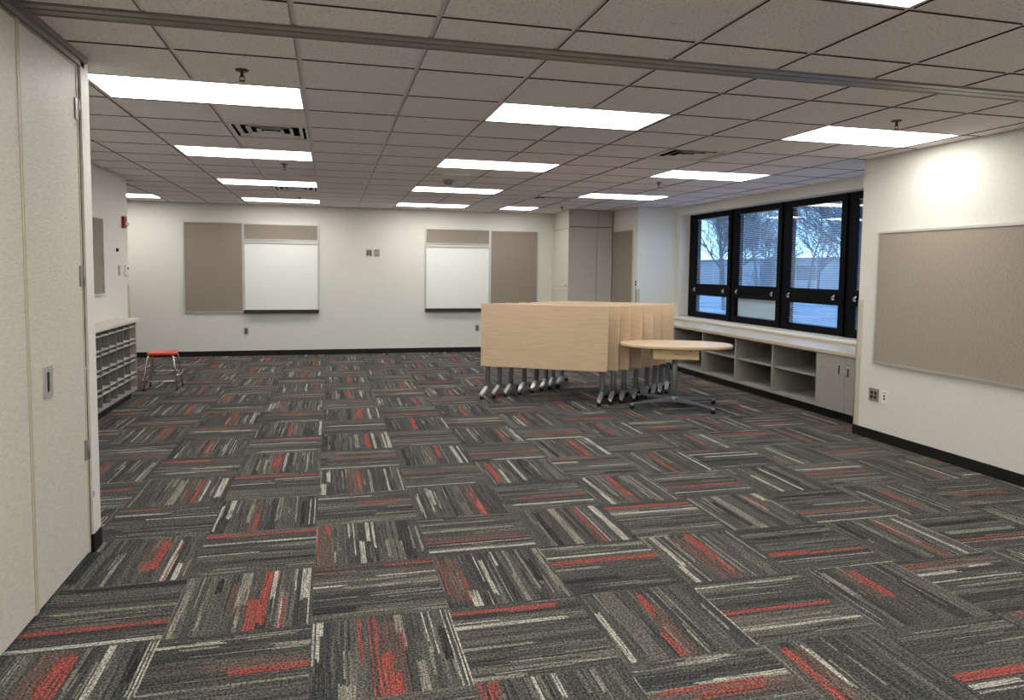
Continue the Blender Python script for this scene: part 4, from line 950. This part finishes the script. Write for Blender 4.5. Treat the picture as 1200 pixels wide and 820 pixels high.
def tree(x, y, hgt, seed, lab, lean=0.0):
    rnd = random.Random(seed); t = thing('bare_tree', lab, 'tree', (x, y, -.4), 0, 'bare winter trees outside')
    bt = bmesh.new(); bb = bmesh.new()
    def grow(bm, p, d, L, r, lev):
        pts = [p]; rs = [r]; q = p.copy(); v = d.copy()
        k = 5
        for i in range(k):
            v = (v + Vector((rnd.uniform(-1, 1), rnd.uniform(-1, 1), rnd.uniform(-.3, .7))) * .13).normalized()
            q = q + v * L / k; pts.append(q.copy()); rs.append(max(.006, r * (1 - .6 * (i + 1) / k)))
        tube(bm, pts, rs, 7 if lev < 2 else 4, cap=False)
        if lev < 4:
            nb = (9, 7, 6, 4)[lev]
            for _ in range(nb):
                i = rnd.randint(2 if lev == 0 else 1, k); a_ = rnd.uniform(0, 2 * PI)
                side = Vector((math.cos(a_), math.sin(a_), rnd.uniform(-.1, .6))).normalized()
                nd = (v * .6 + side * rnd.uniform(.6, 1.0)).normalized()
                grow(bb, pts[i].copy(), nd, L * rnd.uniform(.45, .68), rs[i] * .62, lev + 1)
    grow(bt, Vector((0, 0, 0)), Vector((lean, -lean, 1)).normalized(), hgt * .55, hgt * .013, 0)
    obj('trunk', bt, 'bark', t); obj('branches', bb, 'bark', t)
    return t
tree(18.5, 15.6, 9.5, 3, 'leaning bare tree outside the third window', -.25)
tree(22, 22, 8, 5, 'bare tree outside the second window', .05)
tree(16.5, 19.5, 4.2, 8, 'small bare tree with fine twigs outside the third window')
tree(19, 27, 8.5, 12, 'bare tree outside the window closest to the alcove')
tree(27, 39, 10, 15, 'bare tree behind the others outside the window closest to the alcove')
tree(30, 30, 9, 21, 'bare tree standing far back outside the second window')
tree(28, 22.5, 9, 33, 'bare tree standing far back outside the fourth window')
far0 = tree(38, 52, 9, 41, 'bare winter tree in the distant row beyond the lawn')
far1 = tree(44, 46, 10, 47, 'bare winter tree in the distant row beyond the lawn')
for o_ in (far0, far1): o_['group'] = 'distant row of bare trees'
for q_ in range(15):
    dup((far0, far1)[q_ % 2], (33 + 1.3 * q_ + random.uniform(-3, 3), 68 - 3.1 * q_ + random.uniform(-2, 2), -.4), random.uniform(0, 6.28), 'bare winter tree in the distant row beyond the lawn', 'distant row of bare trees')

# ------------------------------------------------------------------ world
wd = bpy.data.worlds.new('sky'); S.world = wd; wd.use_nodes = True
N, L = wd.node_tree.nodes, wd.node_tree.links
bg = N['Background']
tc = N.new('ShaderNodeTexCoord'); sp = N.new('ShaderNodeSeparateXYZ'); cr = N.new('ShaderNodeValToRGB')
e = cr.color_ramp.elements; e[0].position = 0.0; e[0].color = (.42, .74, 1.0, 1); e[1].position = .5; e[1].color = (.16, .38, .85, 1)
L.new(tc.outputs['Generated'], sp.inputs[0]); L.new(sp.outputs['Z'], cr.inputs[0]); L.new(cr.outputs[0], bg.inputs[0])
bg.inputs[1].default_value = 2.9

# ------------------------------------------------------------------ camera
yaw, pitch, roll = 0.249450279, -0.0676515273, 0.0112695244
f = Vector((math.sin(yaw) * math.cos(pitch), math.cos(yaw) * math.cos(pitch), math.sin(pitch)))
r = Vector((math.cos(yaw), -math.sin(yaw), 0)); u = r.cross(f)
r2 = r * math.cos(roll) + u * math.sin(roll); u2 = -r * math.sin(roll) + u * math.cos(roll)
cam = bpy.data.cameras.new('camera'); co = bpy.data.objects.new('camera', cam); COL.objects.link(co)
mt = Matrix((r2, u2, -f)).transposed().to_4x4(); mt.translation = Vector((.1546, -4.5229, 1.5412)); co.matrix_world = mt
cam.sensor_width = 36; cam.sensor_fit = 'HORIZONTAL'; cam.lens = 832.9 / 1200 * 36; cam.shift_y = (372.38 - 410) / 1200; cam.clip_start = .05; cam.clip_end = 500
S.camera = co
S.view_settings.view_transform = 'Standard'; S.view_settings.look = 'None'; S.view_settings.gamma = 1; S.view_settings.use_curve_mapping = False
S.view_settings.exposure = 0.31
S.cycles.use_denoising = True
S.cycles.max_bounces = 10; S.cycles.diffuse_bounces = 6; S.cycles.transparent_max_bounces = 16
S.cycles.sample_clamp_indirect = 6
